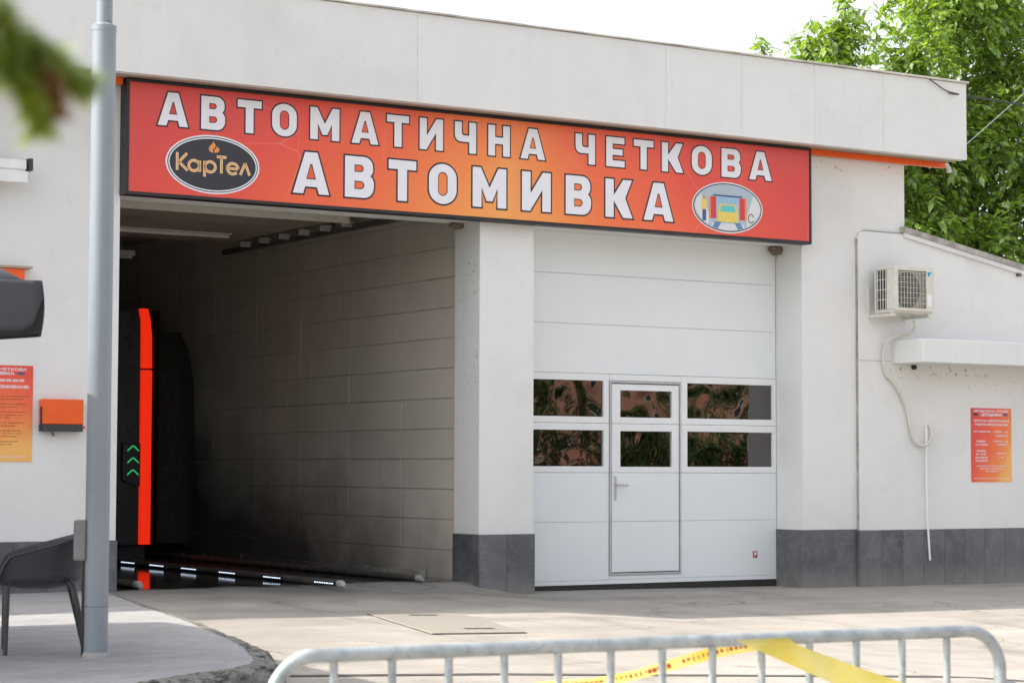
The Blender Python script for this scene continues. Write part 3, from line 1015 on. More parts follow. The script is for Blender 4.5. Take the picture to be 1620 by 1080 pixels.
# ------------------------------------------------------------------ main sign
YS = 17.65
SX0, SX1, SZ0, SZ1 = 7.067, 14.733, 3.581, 4.598
sign = thing('lightbox_sign', (10.9, YS, SZ0), 'long red and orange sign box with white outlined lettering over both bays', 'sign')
MB().ring(SX0, SX1, SZ0, SZ1, 0.03, YS - 0.006, 17.79).build('frame', M['black'], sign, bevel=0.004)
mat_face = mat_sign('sign_print', SX0, SX1, SZ0, SZ1, 'sign')
MB().box(SX0 + 0.03, 11.0605, YS, YS + 0.06, SZ0 + 0.03, SZ1 - 0.03).build('face', mat_face, sign)
MB().box(11.0635, SX1 - 0.03, YS, YS + 0.06, SZ0 + 0.03, SZ1 - 0.03).build('face', mat_face, sign)
MB().box(11.06, 11.064, YS + 0.002, YS + 0.05, SZ0 + 0.03, SZ1 - 0.03).build('face_joint', M['white_plastic'], sign)
line1 = [('А', 7.345, 7.658), ('В', 7.755, 8.013), ('Т', 8.107, 8.369), ('О', 8.447, 8.721), ('М', 8.831, 9.155), ('А', 9.255, 9.564), ('Т', 9.626, 9.887), ('И', 9.976, 10.256), ('Ч', 10.358, 10.621), ('Н', 10.73, 11.0), ('А', 11.095, 11.405),
         ('Ч', 11.733, 11.991), ('Е', 12.098, 12.347), ('Т', 12.432, 12.699), ('К', 12.777, 13.07), ('О', 13.152, 13.432), ('В', 13.531, 13.807), ('А', 13.889, 14.213)]
line2 = [('А', 8.657, 9.058), ('В', 9.187, 9.521), ('Т', 9.644, 9.97), ('О', 10.076, 10.41), ('М', 10.555, 10.964), ('И', 11.11, 11.474), ('В', 11.616, 11.947), ('К', 12.087, 12.446), ('А', 12.549, 12.949)]
for ln, zb, zt, ow in ((line1, 4.196, 4.518, 0.0135), (line2, 3.690, 4.102, 0.016)):
    for ch, x0, x1 in ln:
        x0 += ow; x1 -= ow
        b, t = zb + ow, zt - ow
        hgt = t - b
        loops = [clean([(x0 + p[0] * hgt, b + p[1] * hgt) for p in lp]) for lp in glyph(ch, (x1 - x0) / hgt)]
        lt = MB().flat(loops, YS - 0.0030).build('letter', M['letter_white'], sign)
        out = [offset_loop(loops[0], ow)] + [offset_loop(l, -ow * 0.55) for l in loops[1:]]
        MB().flat(out, YS - 0.0015).build('letter_outline', M['ink'], lt)
# company oval
ov = MB().flat([ellipse(7.888, 3.899, 0.452, 0.262)], YS - 0.0015).build('logo_oval', M['letter_white'], sign)
MB().flat([ellipse(7.888, 3.899, 0.436, 0.248)], YS - 0.0025).build('logo_ground', M['oval_black'], ov)
rim = MB(); ribbon(rim, ellipse(7.888, 3.899, 0.421, 0.234), 0.011, YS - 0.0035, True)
rim.build('logo_rim', M['letter_white'], ov)


def logo_strokes(w, y):
    mb = MB()
    zb, zt, xh = 3.832, 3.978, 3.922
    ribbon(mb, [(7.545, zb - 0.006), (7.545, zt + 0.006)], w, y)
    ribbon(mb, [(7.556, 3.893), (7.638, zt + 0.004)], w, y)
    ribbon(mb, [(7.562, 3.900), (7.645, zb - 0.004)], w, y)
    ribbon(mb, ellipse(7.705, 3.877, 0.050, 0.046, 28), w, y, True)
    ribbon(mb, [(7.759, zb - 0.006), (7.759, xh + 0.004)], w, y)
    ribbon(mb, [(7.806, 3.786), (7.806, xh + 0.004)], w, y)
    ribbon(mb, ellipse(7.860, 3.877, 0.050, 0.046, 28), w, y, True)
    ribbon(mb, [(7.922, zt - 0.006), (8.016, zt - 0.006)], w, y)
    ribbon(mb, [(7.968, zb - 0.006), (7.968, zt - 0.006)], w, y)
    ribbon(mb, arc(8.078, 3.877, 0.052, 0.047, 0, 318, 26), w, y)
    ribbon(mb, [(8.03, 3.877), (8.13, 3.877)], w * 0.9, y)
    ribbon(mb, [(8.152, zb - 0.006), (8.198, 3.934)], w, y)
    ribbon(mb, [(8.198, 3.934), (8.244, zb - 0.006)], w, y)
    return mb


logo_strokes(0.025, YS - 0.0035).build('logo_lettering', M['gold_pale'], ov)
logo_strokes(0.009, YS - 0.0045).build('logo_lettering_core', M['gold'], ov)
fl = MB()
fl.flat([[(7.889, 4.106), (7.876, 4.082), (7.852, 4.062), (7.842, 4.040), (7.850, 4.018), (7.872, 4.006), (7.893, 4.004), (7.885, 4.018), (7.886, 4.034), (7.905, 4.052), (7.911, 4.072)]], YS - 0.0045)
fl.flat([[(7.921, 4.066), (7.916, 4.048), (7.900, 4.034), (7.896, 4.018), (7.905, 4.006), (7.926, 4.008), (7.944, 4.022), (7.946, 4.040), (7.934, 4.056)]], YS - 0.0045)
fl.build('logo_flame', M['gold'], ov)
# oval with the car-wash picture
c2x, c2z = 13.623, 3.894
pv = MB().flat([ellipse(c2x, c2z, 0.455, 0.262)], YS - 0.0015).build('picture_oval', M['letter_white'], sign)
MB().flat([ellipse(c2x, c2z, 0.442, 0.250)], YS - 0.0025).build('picture_rim', M['ink'], pv)
pic = flatc('pic_grey_blue', (0.42, 0.50, 0.58))
MB().flat([ellipse(c2x, c2z, 0.430, 0.239)], YS - 0.0033).build('picture_ground', pic, pv)


def pcol(n, c): return flatc('pic_' + n, c)


def pshape(name, loops, y, mat): MB().flat(loops, y).build(name, mat, pv)


def rect(x0, x1, z0, z1): return [(x0, z0), (x1, z0), (x1, z1), (x0, z1)]


y3, y4, y5 = YS - 0.0041, YS - 0.0049, YS - 0.0057
pale, blue, red, yel, org, cyan, navy = pcol('pale', (0.68, 0.70, 0.70)), pcol('blue', (0.12, 0.25, 0.45)), pcol('red', (0.62, 0.05, 0.05)), pcol('yellow', (0.80, 0.60, 0.12)), pcol('orange', (0.80, 0.28, 0.10)), pcol('cyan', (0.10, 0.55, 0.55)), pcol('navy', (0.05, 0.09, 0.25))
pshape('picture_side', [[(c2x - 0.425, 3.90), (c2x - 0.395, 3.98), (c2x - 0.34, 4.02), (c2x - 0.23, 3.80), (c2x - 0.25, 3.70), (c2x - 0.34, 3.76), (c2x - 0.40, 3.83)]], y3, pale)
pshape('picture_side', [[(c2x + 0.425, 3.90), (c2x + 0.40, 3.97), (c2x + 0.33, 4.04), (c2x + 0.24, 3.80), (c2x + 0.25, 3.70), (c2x + 0.34, 3.76), (c2x + 0.40, 3.83)]], y3, pale)
pshape('picture_floor', [[(c2x - 0.20, 3.73), (c2x + 0.20, 3.73), (c2x + 0.22, 3.695), (c2x + 0.06, 3.663), (c2x - 0.06, 3.663), (c2x - 0.22, 3.695)]], y3, pale)
pshape('picture_track', [[(c2x - 0.16, 3.745), (c2x - 0.08, 3.745), (c2x - 0.13, 3.674), (c2x - 0.20, 3.69)]], y4, blue)
pshape('picture_track', [[(c2x + 0.16, 3.745), (c2x + 0.08, 3.745), (c2x + 0.13, 3.674), (c2x + 0.20, 3.69)]], y4, blue)
pshape('picture_gantry', [rect(c2x - 0.19, c2x + 0.19, 4.005, 4.022)], y4, navy)
pshape('picture_spray', [rect(c2x - 0.14, c2x + 0.12, 3.93, 4.004)], y3, pcol('sky', (0.30, 0.50, 0.66)))
for sx in (-1, 1):
    xa = c2x + sx * 0.185
    pshape('picture_brush', [rect(xa - 0.035, xa + 0.035, 3.775, 4.0)], y4, red)
    xb = c2x + sx * 0.232
    pshape('picture_post', [rect(xb - 0.012, xb + 0.012, 3.77, 4.0)], y4, org)
pshape('picture_car', [[(c2x - 0.13, 3.745), (c2x + 0.13, 3.745), (c2x + 0.135, 3.84), (c2x + 0.10, 3.93), (c2x - 0.10, 3.93), (c2x - 0.135, 3.84)]], y5, yel)
pshape('picture_windscreen', [[(c2x - 0.105, 3.85), (c2x + 0.105, 3.85), (c2x + 0.08, 3.915), (c2x - 0.08, 3.915)]], y5 - 0.0008, cyan)
pshape('picture_worker', [rect(c2x - 0.335, c2x - 0.275, 3.86, 3.965)], y5, yel)
pshape('picture_worker', [rect(c2x - 0.325, c2x - 0.28, 3.745, 3.86)], y5, navy)
pshape('picture_worker', [ellipse(c2x - 0.305, 3.985, 0.02, 0.02, 12)], y5, pcol('skin', (0.55, 0.32, 0.22)))
hz = MB(); ribbon(hz, arc(c2x + 0.30, 3.80, 0.035, 0.045, 20, 330, 16), 0.01, y5)
hz.build('picture_hose', M['ink'], pv)

# ------------------------------------------------------------------ posters
pr = thing('price_poster', (17.44, YA, 1.09), 'small red and yellow price poster on the wall beside the drain hose', 'poster')
PX0, PX1, PZ0, PZ1 = 17.095, 17.71, 1.085, 1.905
YP = YA - 0.006
MB().box(PX0, PX1, YP, YA, PZ0, PZ1).build('board', mat_sign('poster_right_print', PX0, PX1, PZ0, PZ1, 'right'), pr)


def ptext(parent, txt, x0, x1, zt, h, y, mat, bold=0.02, name='lettering'):
    text_mesh(txt, x0, x1, zt - h, zt, y, bold).build(name, mat, parent)


W = PX1 - PX0


def PR(txt, a, b, vt, vh, bold=0.03):
    ptext(pr, txt, PX0 + a * W, PX0 + b * W, PZ1 - vt * (PZ1 - PZ0), vh * (PZ1 - PZ0), YP - 0.0015, M['letter_white'], bold)


PR('АВТОМАТИЧНА ЧЕТКОВА', 0.06, 0.93, 0.022, 0.034)
PR('АВТОМИВКА', 0.23, 0.77, 0.068, 0.040, 0.04)
PR('СЕКТОР НА САМООБСЛУЖВАНЕ', 0.06, 0.94, 0.155, 0.030)
PR('РАБОТНО ВРЕМЕ 08.00-22.00', 0.10, 0.90, 0.205, 0.032)
PR('ПРАХОСМУКАЧКА', 0.06, 0.48, 0.305, 0.024)
PR('1 ЖЕТОН - 1 лв', 0.54, 0.90, 0.305, 0.026)
PR('/ 4 МИНУТИ', 0.58, 0.90, 0.36, 0.024)
PR('МАШИНА', 0.13, 0.36, 0.435, 0.026)
PR('ЗА СТЕЛКИ', 0.10, 0.40, 0.48, 0.026)
PR('1 ЖЕТОН - 1 лв', 0.54, 0.90, 0.435, 0.024)
PR('/ 4 МИНУТИ', 0.62, 0.90, 0.48, 0.024)
PR('МАШИНА', 0.13, 0.36, 0.565, 0.026)
PR('ЗА ГУМИ', 0.11, 0.36, 0.61, 0.026)
PR('ВЪНШНИ', 0.10, 0.40, 0.655, 0.026)
PR('ПАРАМЕТРИ', 0.10, 0.40, 0.70, 0.026)
PR('1 ЖЕТОН', 0.60, 0.84, 0.60, 0.022)
PR('1 лв', 0.68, 0.79, 0.65, 0.022)
PR('ЖЕТОНИТЕ СЕ ЗАКУПУВАТ ОТ', 0.12, 0.88, 0.775, 0.018)
PR('АВТОМАТ НА КАСАТА', 0.20, 0.80, 0.81, 0.018)
PR('НА ОБЕКТА', 0.35, 0.66, 0.845, 0.018)
PR('ЗАПЛАТИ ЧРЕЗ КАРТА ИЛИ В БРОЙ', 0.06, 0.95, 0.94, 0.018)
MB().flat([rect(PX0 + 0.05 * W, PX0 + 0.16 * W, PZ1 - 0.10 * 0.82, PZ1 - 0.068 * 0.82)], YP - 0.0015).build('emblem', M['oval_black'], pr)
MB().flat([rect(PX0 + 0.80 * W, PX0 + 0.90 * W, PZ1 - 0.10 * 0.82, PZ1 - 0.068 * 0.82)], YP - 0.0015).build('emblem', navy, pr)

pl = thing('programme_poster', (5.93, D, 1.27), 'tall orange and yellow poster of wash programmes beside the orange wall box', 'poster')
LX0, LX1, LZ0, LZ1 = 5.55, 6.317, 1.266, 2.077
YL = D - 0.006
MB().box(LX0, LX1, YL, D, LZ0, LZ1).build('board', mat_sign('poster_left_print', LX0, LX1, LZ0, LZ1, 'left'), pl)
WL, HL = LX1 - LX0, LZ1 - LZ0


def PL(txt, a, b, vt, vh, bold=0.03, mat='letter_white'):
    ptext(pl, txt, LX0 + a * WL, LX0 + b * WL, LZ1 - vt * HL, vh * HL, YL - 0.0015, M[mat], bold)


PL('АВТОМАТИЧНА ЧЕТКОВА', 0.06, 0.93, 0.026, 0.030, 0.02)
PL('АВТОМИВКА', 0.30, 0.79, 0.066, 0.034, 0.03)
MB().flat([ellipse(LX0 + 0.86 * WL, LZ1 - 0.084 * HL, 0.035, 0.012, 16)], YL - 0.0015).build('emblem', navy, pl)
PL('РАБОТНО ВРЕМЕ 08.00-20.00', 0.10, 0.90, 0.140, 0.030)
PL('ВИДОВЕ ИЗМИВАНЕ:', 0.28, 0.96, 0.205, 0.040)
progs = ['1. ИЗМИВАНЕ С ЧЕТКИ И ШАМПОАН', 'ИЗПЛАКВАНЕ И ПОДСУШАВАНЕ', '2. ПРЕДПРАНЕ И АКТИВНА ПЯНА', 'ИЗМИВАНЕ НА ДЖАНТИ', '3. ПРЕДПРАНЕ, АКТИВНА ПЯНА', 'ИЗМИВАНЕ С ЧЕТКИ, ВАКСА', 'ПОДСУШАВАНЕ', '4. ПЪЛНО ИЗМИВАНЕ С ВАКСА', 'ПОЛИРАНЕ И СУШЕНЕ', '5. КОМПЛЕКСНО ИЗМИВАНЕ', 'ДЖАНТИ, ПРАГОВЕ И КУПЕ', 'ПОЛИМЕРНО ПОКРИТИЕ', '6. ИЗМИВАНЕ НА ШАСИ', 'ВАКСА И СУШЕНЕ']
vt = 0.315
for i, s_ in enumerate(progs):
    PL(s_, 0.08, 0.60 + 0.022 * len(s_) * 0.55, vt, 0.013, 0.0, 'ink')
    vt += 0.030 if (i + 1 < len(progs) and not progs[i + 1][0].isdigit()) else 0.052
PL('ЗАПЛАТИ ЧРЕЗ КАРТА ИЛИ В БРОЙ', 0.05, 0.93, 0.94, 0.018, 0.02)

# ------------------------------------------------------------------ orange wall box
ob_ = thing('wall_box', (6.58, D, 1.5), 'orange steel box with charcoal base on the wall beside the grey pole', 'box')
MB().box(6.37, 6.735, D - 0.105, D - 0.006, 1.585, 1.797).build('cover', M['orange'], ob_, bevel=0.006)
MB().box(6.372, 6.733, D - 0.10, D - 0.002, 1.522, 1.584).build('base', M['dark_plastic'], ob_, bevel=0.004)
MB().box(6.366, 6.3695, D - 0.10, D - 0.055, 1.53, 1.73).build('side_vent', M['black'], ob_)
MB().tube([(6.737, D - 0.07, 1.56), (6.76, D - 0.07, 1.56)], 0.012, 10).build('knob', M['orange'], ob_, smooth=True)
MB().tube([(6.49, D - 0.03, 1.523), (6.49, D - 0.03, 1.50), (6.50, D - 0.03, 1.487)], 0.009, 8).build('cable_gland', M['steel'], ob_, smooth=True)

# ------------------------------------------------------------------ awning cassette and window hood further along the front wall
aw = thing('awning_cassette', (5.0, D, 3.7), 'white folded awning case with charcoal end cap high on the front wall', 'awning')
MB().box(3.2, 6.16, 17.585, 17.72, 3.715, 3.80).build('casing', M['white_paint'], aw, bevel=0.012)
MB().box(3.22, 6.165, 17.56, 17.60, 3.60, 3.70).build('front_bar', M['white_paint'], aw, bevel=0.008)
MB().box(3.24, 6.15, 17.60, D, 3.66, 3.73).build('bracket', M['white_paint'], aw)
MB().box(6.175, 6.215, 17.58, 17.73, 3.71, 3.815).build('end_cap', M['dark_plastic'], aw, bevel=0.006)
wh = thing('window_hood', (5.4, D, 2.85), 'beige ledge with orange edge board above the parasol', 'hood')
MB().box(4.2, 6.26, 17.68, D, 2.892, 2.913).build('ledge', M['soffit'], wh, bevel=0.003)
MB().box(4.2, 6.195, 17.70, 17.78, 2.55, 2.890).build('edge_board', M['orange'], wh)

# ------------------------------------------------------------------ air conditioner
ac = thing('air_conditioner', (15.88, D, 2.86), 'ivory outdoor air conditioner unit on wall brackets above the ledge', 'air conditioner')
AX0, AX1, AY0, AY1, AZ0, AZ1 = 15.607, 16.165, 17.33, 17.67, 2.885, 3.385
case = MB()
case.box(AX0, AX1, AY0 + 0.02, AY1, AZ1 - 0.035, AZ1)                      # lid
case.box(AX0 + 0.006, AX1 - 0.006, AY0 + 0.024, AY1 - 0.01, AZ0, AZ0 + 0.035)  # tray
case.box(AX0, AX0 + 0.02, AY0 + 0.02, AY0 + 0.14, AZ0 + 0.034, AZ1 - 0.034)
case.box(AX0 + 0.004, AX0 + 0.02, AY1 - 0.03, AY1 - 0.004, AZ0 + 0.034, AZ1 - 0.034)
case.box(AX1 - 0.02, AX1 - 0.002, AY0 + 0.03, AY1 - 0.004, AZ0 + 0.034, AZ1 - 0.034)
co_ = case.build('casing', M['white_plastic'], ac, bevel=0.008)
fr = MB().ring(AX0 + 0.002, AX1 - 0.004, AZ0 + 0.02, AZ1 - 0.02, (0.045, 0.105, 0.03, 0.028), AY0, AY0 + 0.022).build('front_panel', M['white_plastic'], ac, bevel=0.005)
MB().box(AX0 + 0.04, AX1 - 0.10, AY0 + 0.075, AY0 + 0.085, AZ0 + 0.05, AZ1 - 0.048).build('baffle', simple('ac_baffle', (0.40, 0.37, 0.31), 0.6), ac)
fx, fz = (AX0 + 0.048 + AX1 - 0.11) / 2 - 0.012, (AZ0 + AZ1) / 2 - 0.002
MB().flat([ellipse(fx, fz, 0.178, 0.195, 40)], AY0 + 0.072).build('fan_opening', M['black'], ac)
fan = MB()
for k in range(3):
    a0 = k * 120
    pts = [(fx + r_ * math.cos(R(a0 + d_)), fz + r_ * math.sin(R(a0 + d_))) for r_, d_ in ((0.03, 0), (0.10, -14), (0.165, -18), (0.17, 30), (0.10, 38), (0.03, 50))]
    fan.prism(pts, 'y', AY0 + 0.052, AY0 + 0.056)
fan.tube([(fx, AY0 + 0.04, fz), (fx, AY0 + 0.07, fz)], 0.04, 14)
fan.build('fan', M['dark_plastic'], ac)
gr = MB()
gx0, gx1, gz0, gz1 = AX0 + 0.047, AX1 - 0.109, AZ0 + 0.05, AZ1 - 0.048
nh, nv = 22, 9
for k in range(nh + 1):
    z = gz0 + (gz1 - gz0) * k / nh
    rr = 0.0026 if k % 3 == 0 else 0.0012
    gr.box(gx0, gx1, AY0 + 0.004 - rr, AY0 + 0.004 + rr, z - rr, z + rr)
for k in range(nv + 1):
    x = gx0 + (gx1 - gx0) * k / nv
    gr.box(x - 0.0025, x + 0.0025, AY0 + 0.007, AY0 + 0.011, gz0, gz1)
tag(gr.build('grille', M['white_plastic'], ac))
side = MB()
for k in range(4):
    y = AY0 + 0.155 + 0.042 * k
    side.box(AX0 + 0.002, AX0 + 0.008, y - 0.004, y + 0.004, AZ0 + 0.03, AZ1 - 0.03)
for k in range(5):
    z = AZ0 + 0.035 + (AZ1 - AZ0 - 0.07) * k / 4
    side.box(AX0 + 0.003, AX0 + 0.007, AY0 + 0.14, AY1 - 0.03, z - 0.004, z + 0.004)
side.build('side_grille', M['white_plastic'], ac)
MB().box(AX0 + 0.03, AX0 + 0.05, AY0 + 0.14, AY1 - 0.03, AZ0 + 0.03, AZ1 - 0.03).build('coil', M['dark_plastic'], ac)
MB().flat([[(AX1 - 0.098, AZ1 - 0.055), (AX1 - 0.092, AZ1 - 0.115), (AX1 - 0.03, AZ1 - 0.05)]], AY0 - 0.001).build('brand_mark', flatc('ac_blue', (0.02, 0.42, 0.68)), ac)
MB().flat([[(AX1 - 0.0955, AZ1 - 0.070), (AX1 - 0.093, AZ1 - 0.10), (AX1 - 0.077, AZ1 - 0.068)]], AY0 - 0.002).build('brand_mark', navy, ac)
MB().flat([rect(AX1 - 0.10, AX1 - 0.045, AZ0 + 0.08, AZ0 + 0.20)], AY0 - 0.001).build('label_sticker', M['letter_white'], ac)
for bx_ in (AX0 + 0.0, AX1 - 0.07):
    b = MB()
    b.box(bx_, bx_ + 0.035, AY0 + 0.0, YA - 0.006, AZ0 - 0.04, AZ0 - 0.034)
    b.box(bx_, bx_ + 0.004, AY0 + 0.0, YA - 0.006, AZ0 - 0.034, AZ0 - 0.008)
    b.box(bx_, bx_ + 0.035, YA - 0.012, YA, AZ0 - 0.06, AZ0 + 0.29)
    b.box(bx_ + 0.005, bx_ + 0.03, AY0 + 0.05, AY0 + 0.08, AZ0 - 0.034, AZ0)
    b.box(bx_ + 0.005, bx_ + 0.03, AY1 - 0.06, AY1 - 0.03, AZ0 - 0.034, AZ0)
    b.build('bracket', M['white_plastic'], ac, bevel=0.002)

# drain hose
def catmull(pts, n=8):
    P = [Vector(p) for p in pts]
    P = [P[0] * 2 - P[1]] + P + [P[-1] * 2 - P[-2]]
    out = []
    for i in range(1, len(P) - 2):
        for k in range(n):
            t = k / n
            out.append(0.5 * ((2 * P[i]) + (-P[i - 1] + P[i + 1]) * t + (2 * P[i - 1] - 5 * P[i] + 4 * P[i + 1] - P[i + 2]) * t * t + (-P[i - 1] + 3 * P[i] - 3 * P[i + 1] + P[i + 2]) * t ** 3))
    out.append(P[-2])
    return out


hp = [(16.069, 17.550, 2.820), (16.088, 17.560, 2.746), (16.059, 17.620, 2.682), (15.926, 17.660, 2.660), (15.837, 17.700, 2.608), (15.790, 17.720, 2.500), (15.794, 17.725, 2.360), (15.839, 17.730, 2.236), (15.964, 17.735, 2.131), (16.074, 17.735, 1.981), (16.144, 17.735, 1.820), (16.179, 17.735, 1.660), (16.219, 17.730, 1.540), (16.300, 17.720, 1.485), (16.410, 17.720, 1.500), (16.475, 17.725, 1.580), (16.474, 17.740, 1.681), (16.462, 17.760, 1.706)]
MB().tube(catmull(hp, 6), 0.0165, 10).build('hose_run', M['white_plastic'], None, smooth=True)
hose = bpy.data.objects['hose_run']
hose.name = 'drain_hose'
WORLD['drain_hose'] = Matrix.Identity(4)
tag(hose, 'ivory drain hose curling down the wall under the air conditioner', 'hose')
MB().tube(catmull([(16.405, 17.755, 1.70), (16.40, 17.728, 1.66), (16.40, 17.728, 1.30), (16.405, 17.728, 0.80), (16.415, 17.726, 0.55), (16.435, 17.722, 0.238)], 5), 0.012, 8).build('straight_tail', M['white_paint'], hose, smooth=True)

# ------------------------------------------------------------------ swallow nests
def nest(loc, s, label):
    bm = bmesh.new()
    bmesh.ops.create_icosphere(bm, subdivisions=3, radius=1)
    for v in bm.verts:
        q = v.co * 2.3 + Vector(loc)
        k = 1 + 0.35 * mnoise.fractal(q, 1.0, 2.0, 3)
        v.co = Vector((v.co.x * s[0], v.co.y * s[1], v.co.z * s[2])) * k
    me = bpy.data.meshes.new('swallow_nest'); bm.to_mesh(me); bm.free()
    me.materials.append(M['mud'])
    o = link('swallow_nest', me, None, loc)
    tag(o, label, 'nest', 'mud nests under the sign')
    st_ = MB()
    for k in range(24):
        a = random.uniform(0, 6.28); r0 = random.uniform(0.3, 0.9)
        p = Vector((math.cos(a) * s[0] * r0, -s[1] * 0.4, math.sin(a) * s[2] * r0))
        q = p + Vector((random.uniform(-1, 1), random.uniform(-0.6, 0.2), random.uniform(-1, 0.3))) * 0.05
        st_.tube([Vector(loc) + p, Vector(loc) + q], 0.0015, 3)
    st_.build('straw', M['soffit'], o)


nest((14.66, 18.16, 3.56), (0.075, 0.06, 0.06), 'mud nest in the corner above the closed white door')
nest((10.69, 18.14, 3.575), (0.08, 0.05, 0.035), 'small mud nest above the open bay by the pier')

# ------------------------------------------------------------------ wash gantry, guide rails
ga = thing('wash_gantry', (9.0, 24.6, 0.15), 'tall black wash gantry with red light strip inside the open bay', 'car wash machine')
YG = 24.0
poly = [(9.30, 0.30), (9.83, 0.30), (9.83, 2.95), (9.80, 3.09), (9.30, 3.09)]
MB().prism(poly, 'y', YG, YG + 1.2).build('column', M['gantry'], ga, bevel=0.02)
MB().prism([(7.25, 0.30), (7.78, 0.30), (7.78, 3.09), (7.28, 3.09), (7.25, 2.95)], 'y', YG, YG + 1.2).build('column', M['gantry'], ga, bevel=0.02)
MB().box(7.78, 9.30, YG + 0.3, YG + 1.1, 2.75, 3.05).build('cross_beam', M['gantry'], ga, bevel=0.02)
MB().box(9.30, 9.81, YG - 0.008, YG + 0.01, 2.375, 2.39).build('panel_joint', M['black'], ga)
strip = [(9.842, 0.315), (9.968, 0.315), (9.972, 2.35), (9.965, 2.72), (9.94, 2.95), (9.905, 3.085), (9.815, 3.085), (9.842, 2.85), (9.848, 2.55)]
MB().prism([(9.846, 0.315), (9.972, 0.315), (9.972, 2.36), (9.846, 2.36)], 'y', YG - 0.02, YG + 0.05).build('light_strip', M['red_light'], ga, bevel=0.006)
MB().prism([(9.846, 2.385), (9.972, 2.385), (9.965, 2.75), (9.945, 2.95), (9.91, 3.085), (9.815, 3.085), (9.842, 2.85)], 'y', YG - 0.02, YG + 0.05).build('light_strip', M['red_light'], ga, bevel=0.006)
MB().box(9.978, 9.99, YG - 0.16, YG + 0.06, 0.30, 3.06).build('spill_blocker', simple('matt_black', (0.003, 0.003, 0.003), 0.95, spec=0.05), ga)  # added fin that keeps the strip's red spill off the bay wall
MB().box(9.84, 9.98, YG + 0.051, YG + 1.1, 0.30, 3.06).build('column_side', M['gantry'], ga, bevel=0.01)
MB().prism([(9.60, 1.06), (9.80, 0.99), (9.82, 1.0), (9.82, 1.50), (9.60, 1.50)], 'y', YG - 0.06, YG).build('signal_panel', M['dark_plastic'], ga, bevel=0.02)
for z in (1.13, 1.27, 1.41):
    c = MB(); ribbon(c, [(9.655, z), (9.715, z + 0.055), (9.735, z + 0.055), (9.795, z)], 0.014, YG - 0.064)
    c.build('chevron', M['chevron'], ga)
MB().box(9.34, 9.95, YG + 0.1, YG + 1.15, 0.15, 0.30).build('wheel_skirt', M['black'], ga)
MB().box(7.25, 7.8, YG + 0.1, YG + 1.15, 0.15, 0.30).build('wheel_skirt', M['black'], ga)
br = MB().tube([(10.35, YG + 0.6, 0.32), (10.35, YG + 0.6, 2.2), (10.35, YG + 0.6, 2.6), (10.35, YG + 0.6, 2.85)], [0.40, 0.39, 0.33, 0.22], 20)
br.build('side_brush', simple('brush_black', (0.03, 0.028, 0.027), 0.9, var=0.4, scale=20), ga, smooth=True)

def guide_rail(x, y0, y1, z, r, label, glints):
    t = thing('guide_rail', (x, y0, z), label, 'rail', 'wheel guide rails in the wash bay')
    MB().tube([(x, y0, z + 0.01), (x, y0 + 0.05, z + r), (x, y0 + 0.12, z + r), (x, y1, z + r)], [r * 0.6, r, r, r], 12).build('tube', M['steel'], t, smooth=True)
    MB().tube([(x, y0 - 0.012, z + 0.01), (x, y0 + 0.045, z + r), (x, y0 + 0.10, z + r)], [r * 0.5, r * 1.04, r * 1.04], 12).build('end_cap', M['coping'], t, smooth=True)
    for yc in glints:  # rows of glowing dots imitate daylight reflections on the rail
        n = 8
        lm = MB().box(x - r - 0.012, x - r + 0.012, yc - 0.20, yc + 0.20, z + r * 0.6, z + r * 1.5).build('glint_bar', M['black'], t)
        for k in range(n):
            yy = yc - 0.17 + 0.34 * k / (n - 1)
            MB().box(x - r - 0.017, x - r - 0.011, yy - 0.010, yy + 0.010, z + r * 0.85, z + r * 1.15).build('glint_dot', M['led'], lm)


guide_rail(9.10, 17.40, 27.0, 0.15, 0.032, 'steel guide rail with rows of painted daylight glints on the wet bay floor', (17.72, 18.80, 19.82, 20.76, 21.6, 22.4))
guide_rail(10.22, 17.95, 27.0, 0.15, 0.03, 'plain dark guide rail along the foot of the bay wall', ())
guide_rail(7.42, 18.05, 27.0, 0.15, 0.035, 'short end of a guide rail just behind the grey pole', ())

# ------------------------------------------------------------------ manhole cover
mc = thing('manhole_cover', (8.4, 14.6, 0.0), 'square speckled concrete manhole cover with two slots, set in the yard', 'manhole cover')
def gz4(p, up): return (p[0], p[1], ground_z(p[0], p[1]) + up)
cor = [(8.26, 15.40), (9.02, 15.22), (8.70, 13.72), (7.94, 13.80)]
k_ = NT('cover_concrete')
c_ = k_.ramp(k_.noise(85, 5, 0.75), [(0.38, (0.15, 0.135, 0.11)), (0.56, (0.34, 0.315, 0.27))])
k_.bump(k_.noise(85, 4), 0.6, 0.006)
M['cover'] = k_.set(color=c_, rough=0.9)
cm = MB(); cm.add([gz4(p, -0.05) for p in cor] + [gz4(p, 0.012) for p in cor], [(7, 6, 5, 4)] + [(i, 4 + i, 4 + (i + 1) % 4, (i + 1) % 4) for i in range(4)])
slab = cm.build('slab', M['cover'], mc, bevel=0.006)
cen = (sum(p[0] for p in cor) / 4, sum(p[1] for p in cor) / 4)
cor2 = [(cen[0] + (p[0] - cen[0]) * 1.02, cen[1] + (p[1] - cen[1]) * 1.018) for p in cor]
cj = MB(); cj.add([gz4(p, 0.004) for p in cor2], [(3, 2, 1, 0)])
cj.build('joint', M['rubber'], mc)
for p in ((8.62, 15.12), (8.48, 14.02)):
    hm = MB(); hm.add([gz4((p[0] + a, p[1] + b), 0.0145) for a, b in ((-0.12, 0.045), (0.11, 0.0), (0.10, -0.06), (-0.13, -0.015))], [(3, 2, 1, 0)])
    hm.build('lifting_slot', M['rubber'], mc)

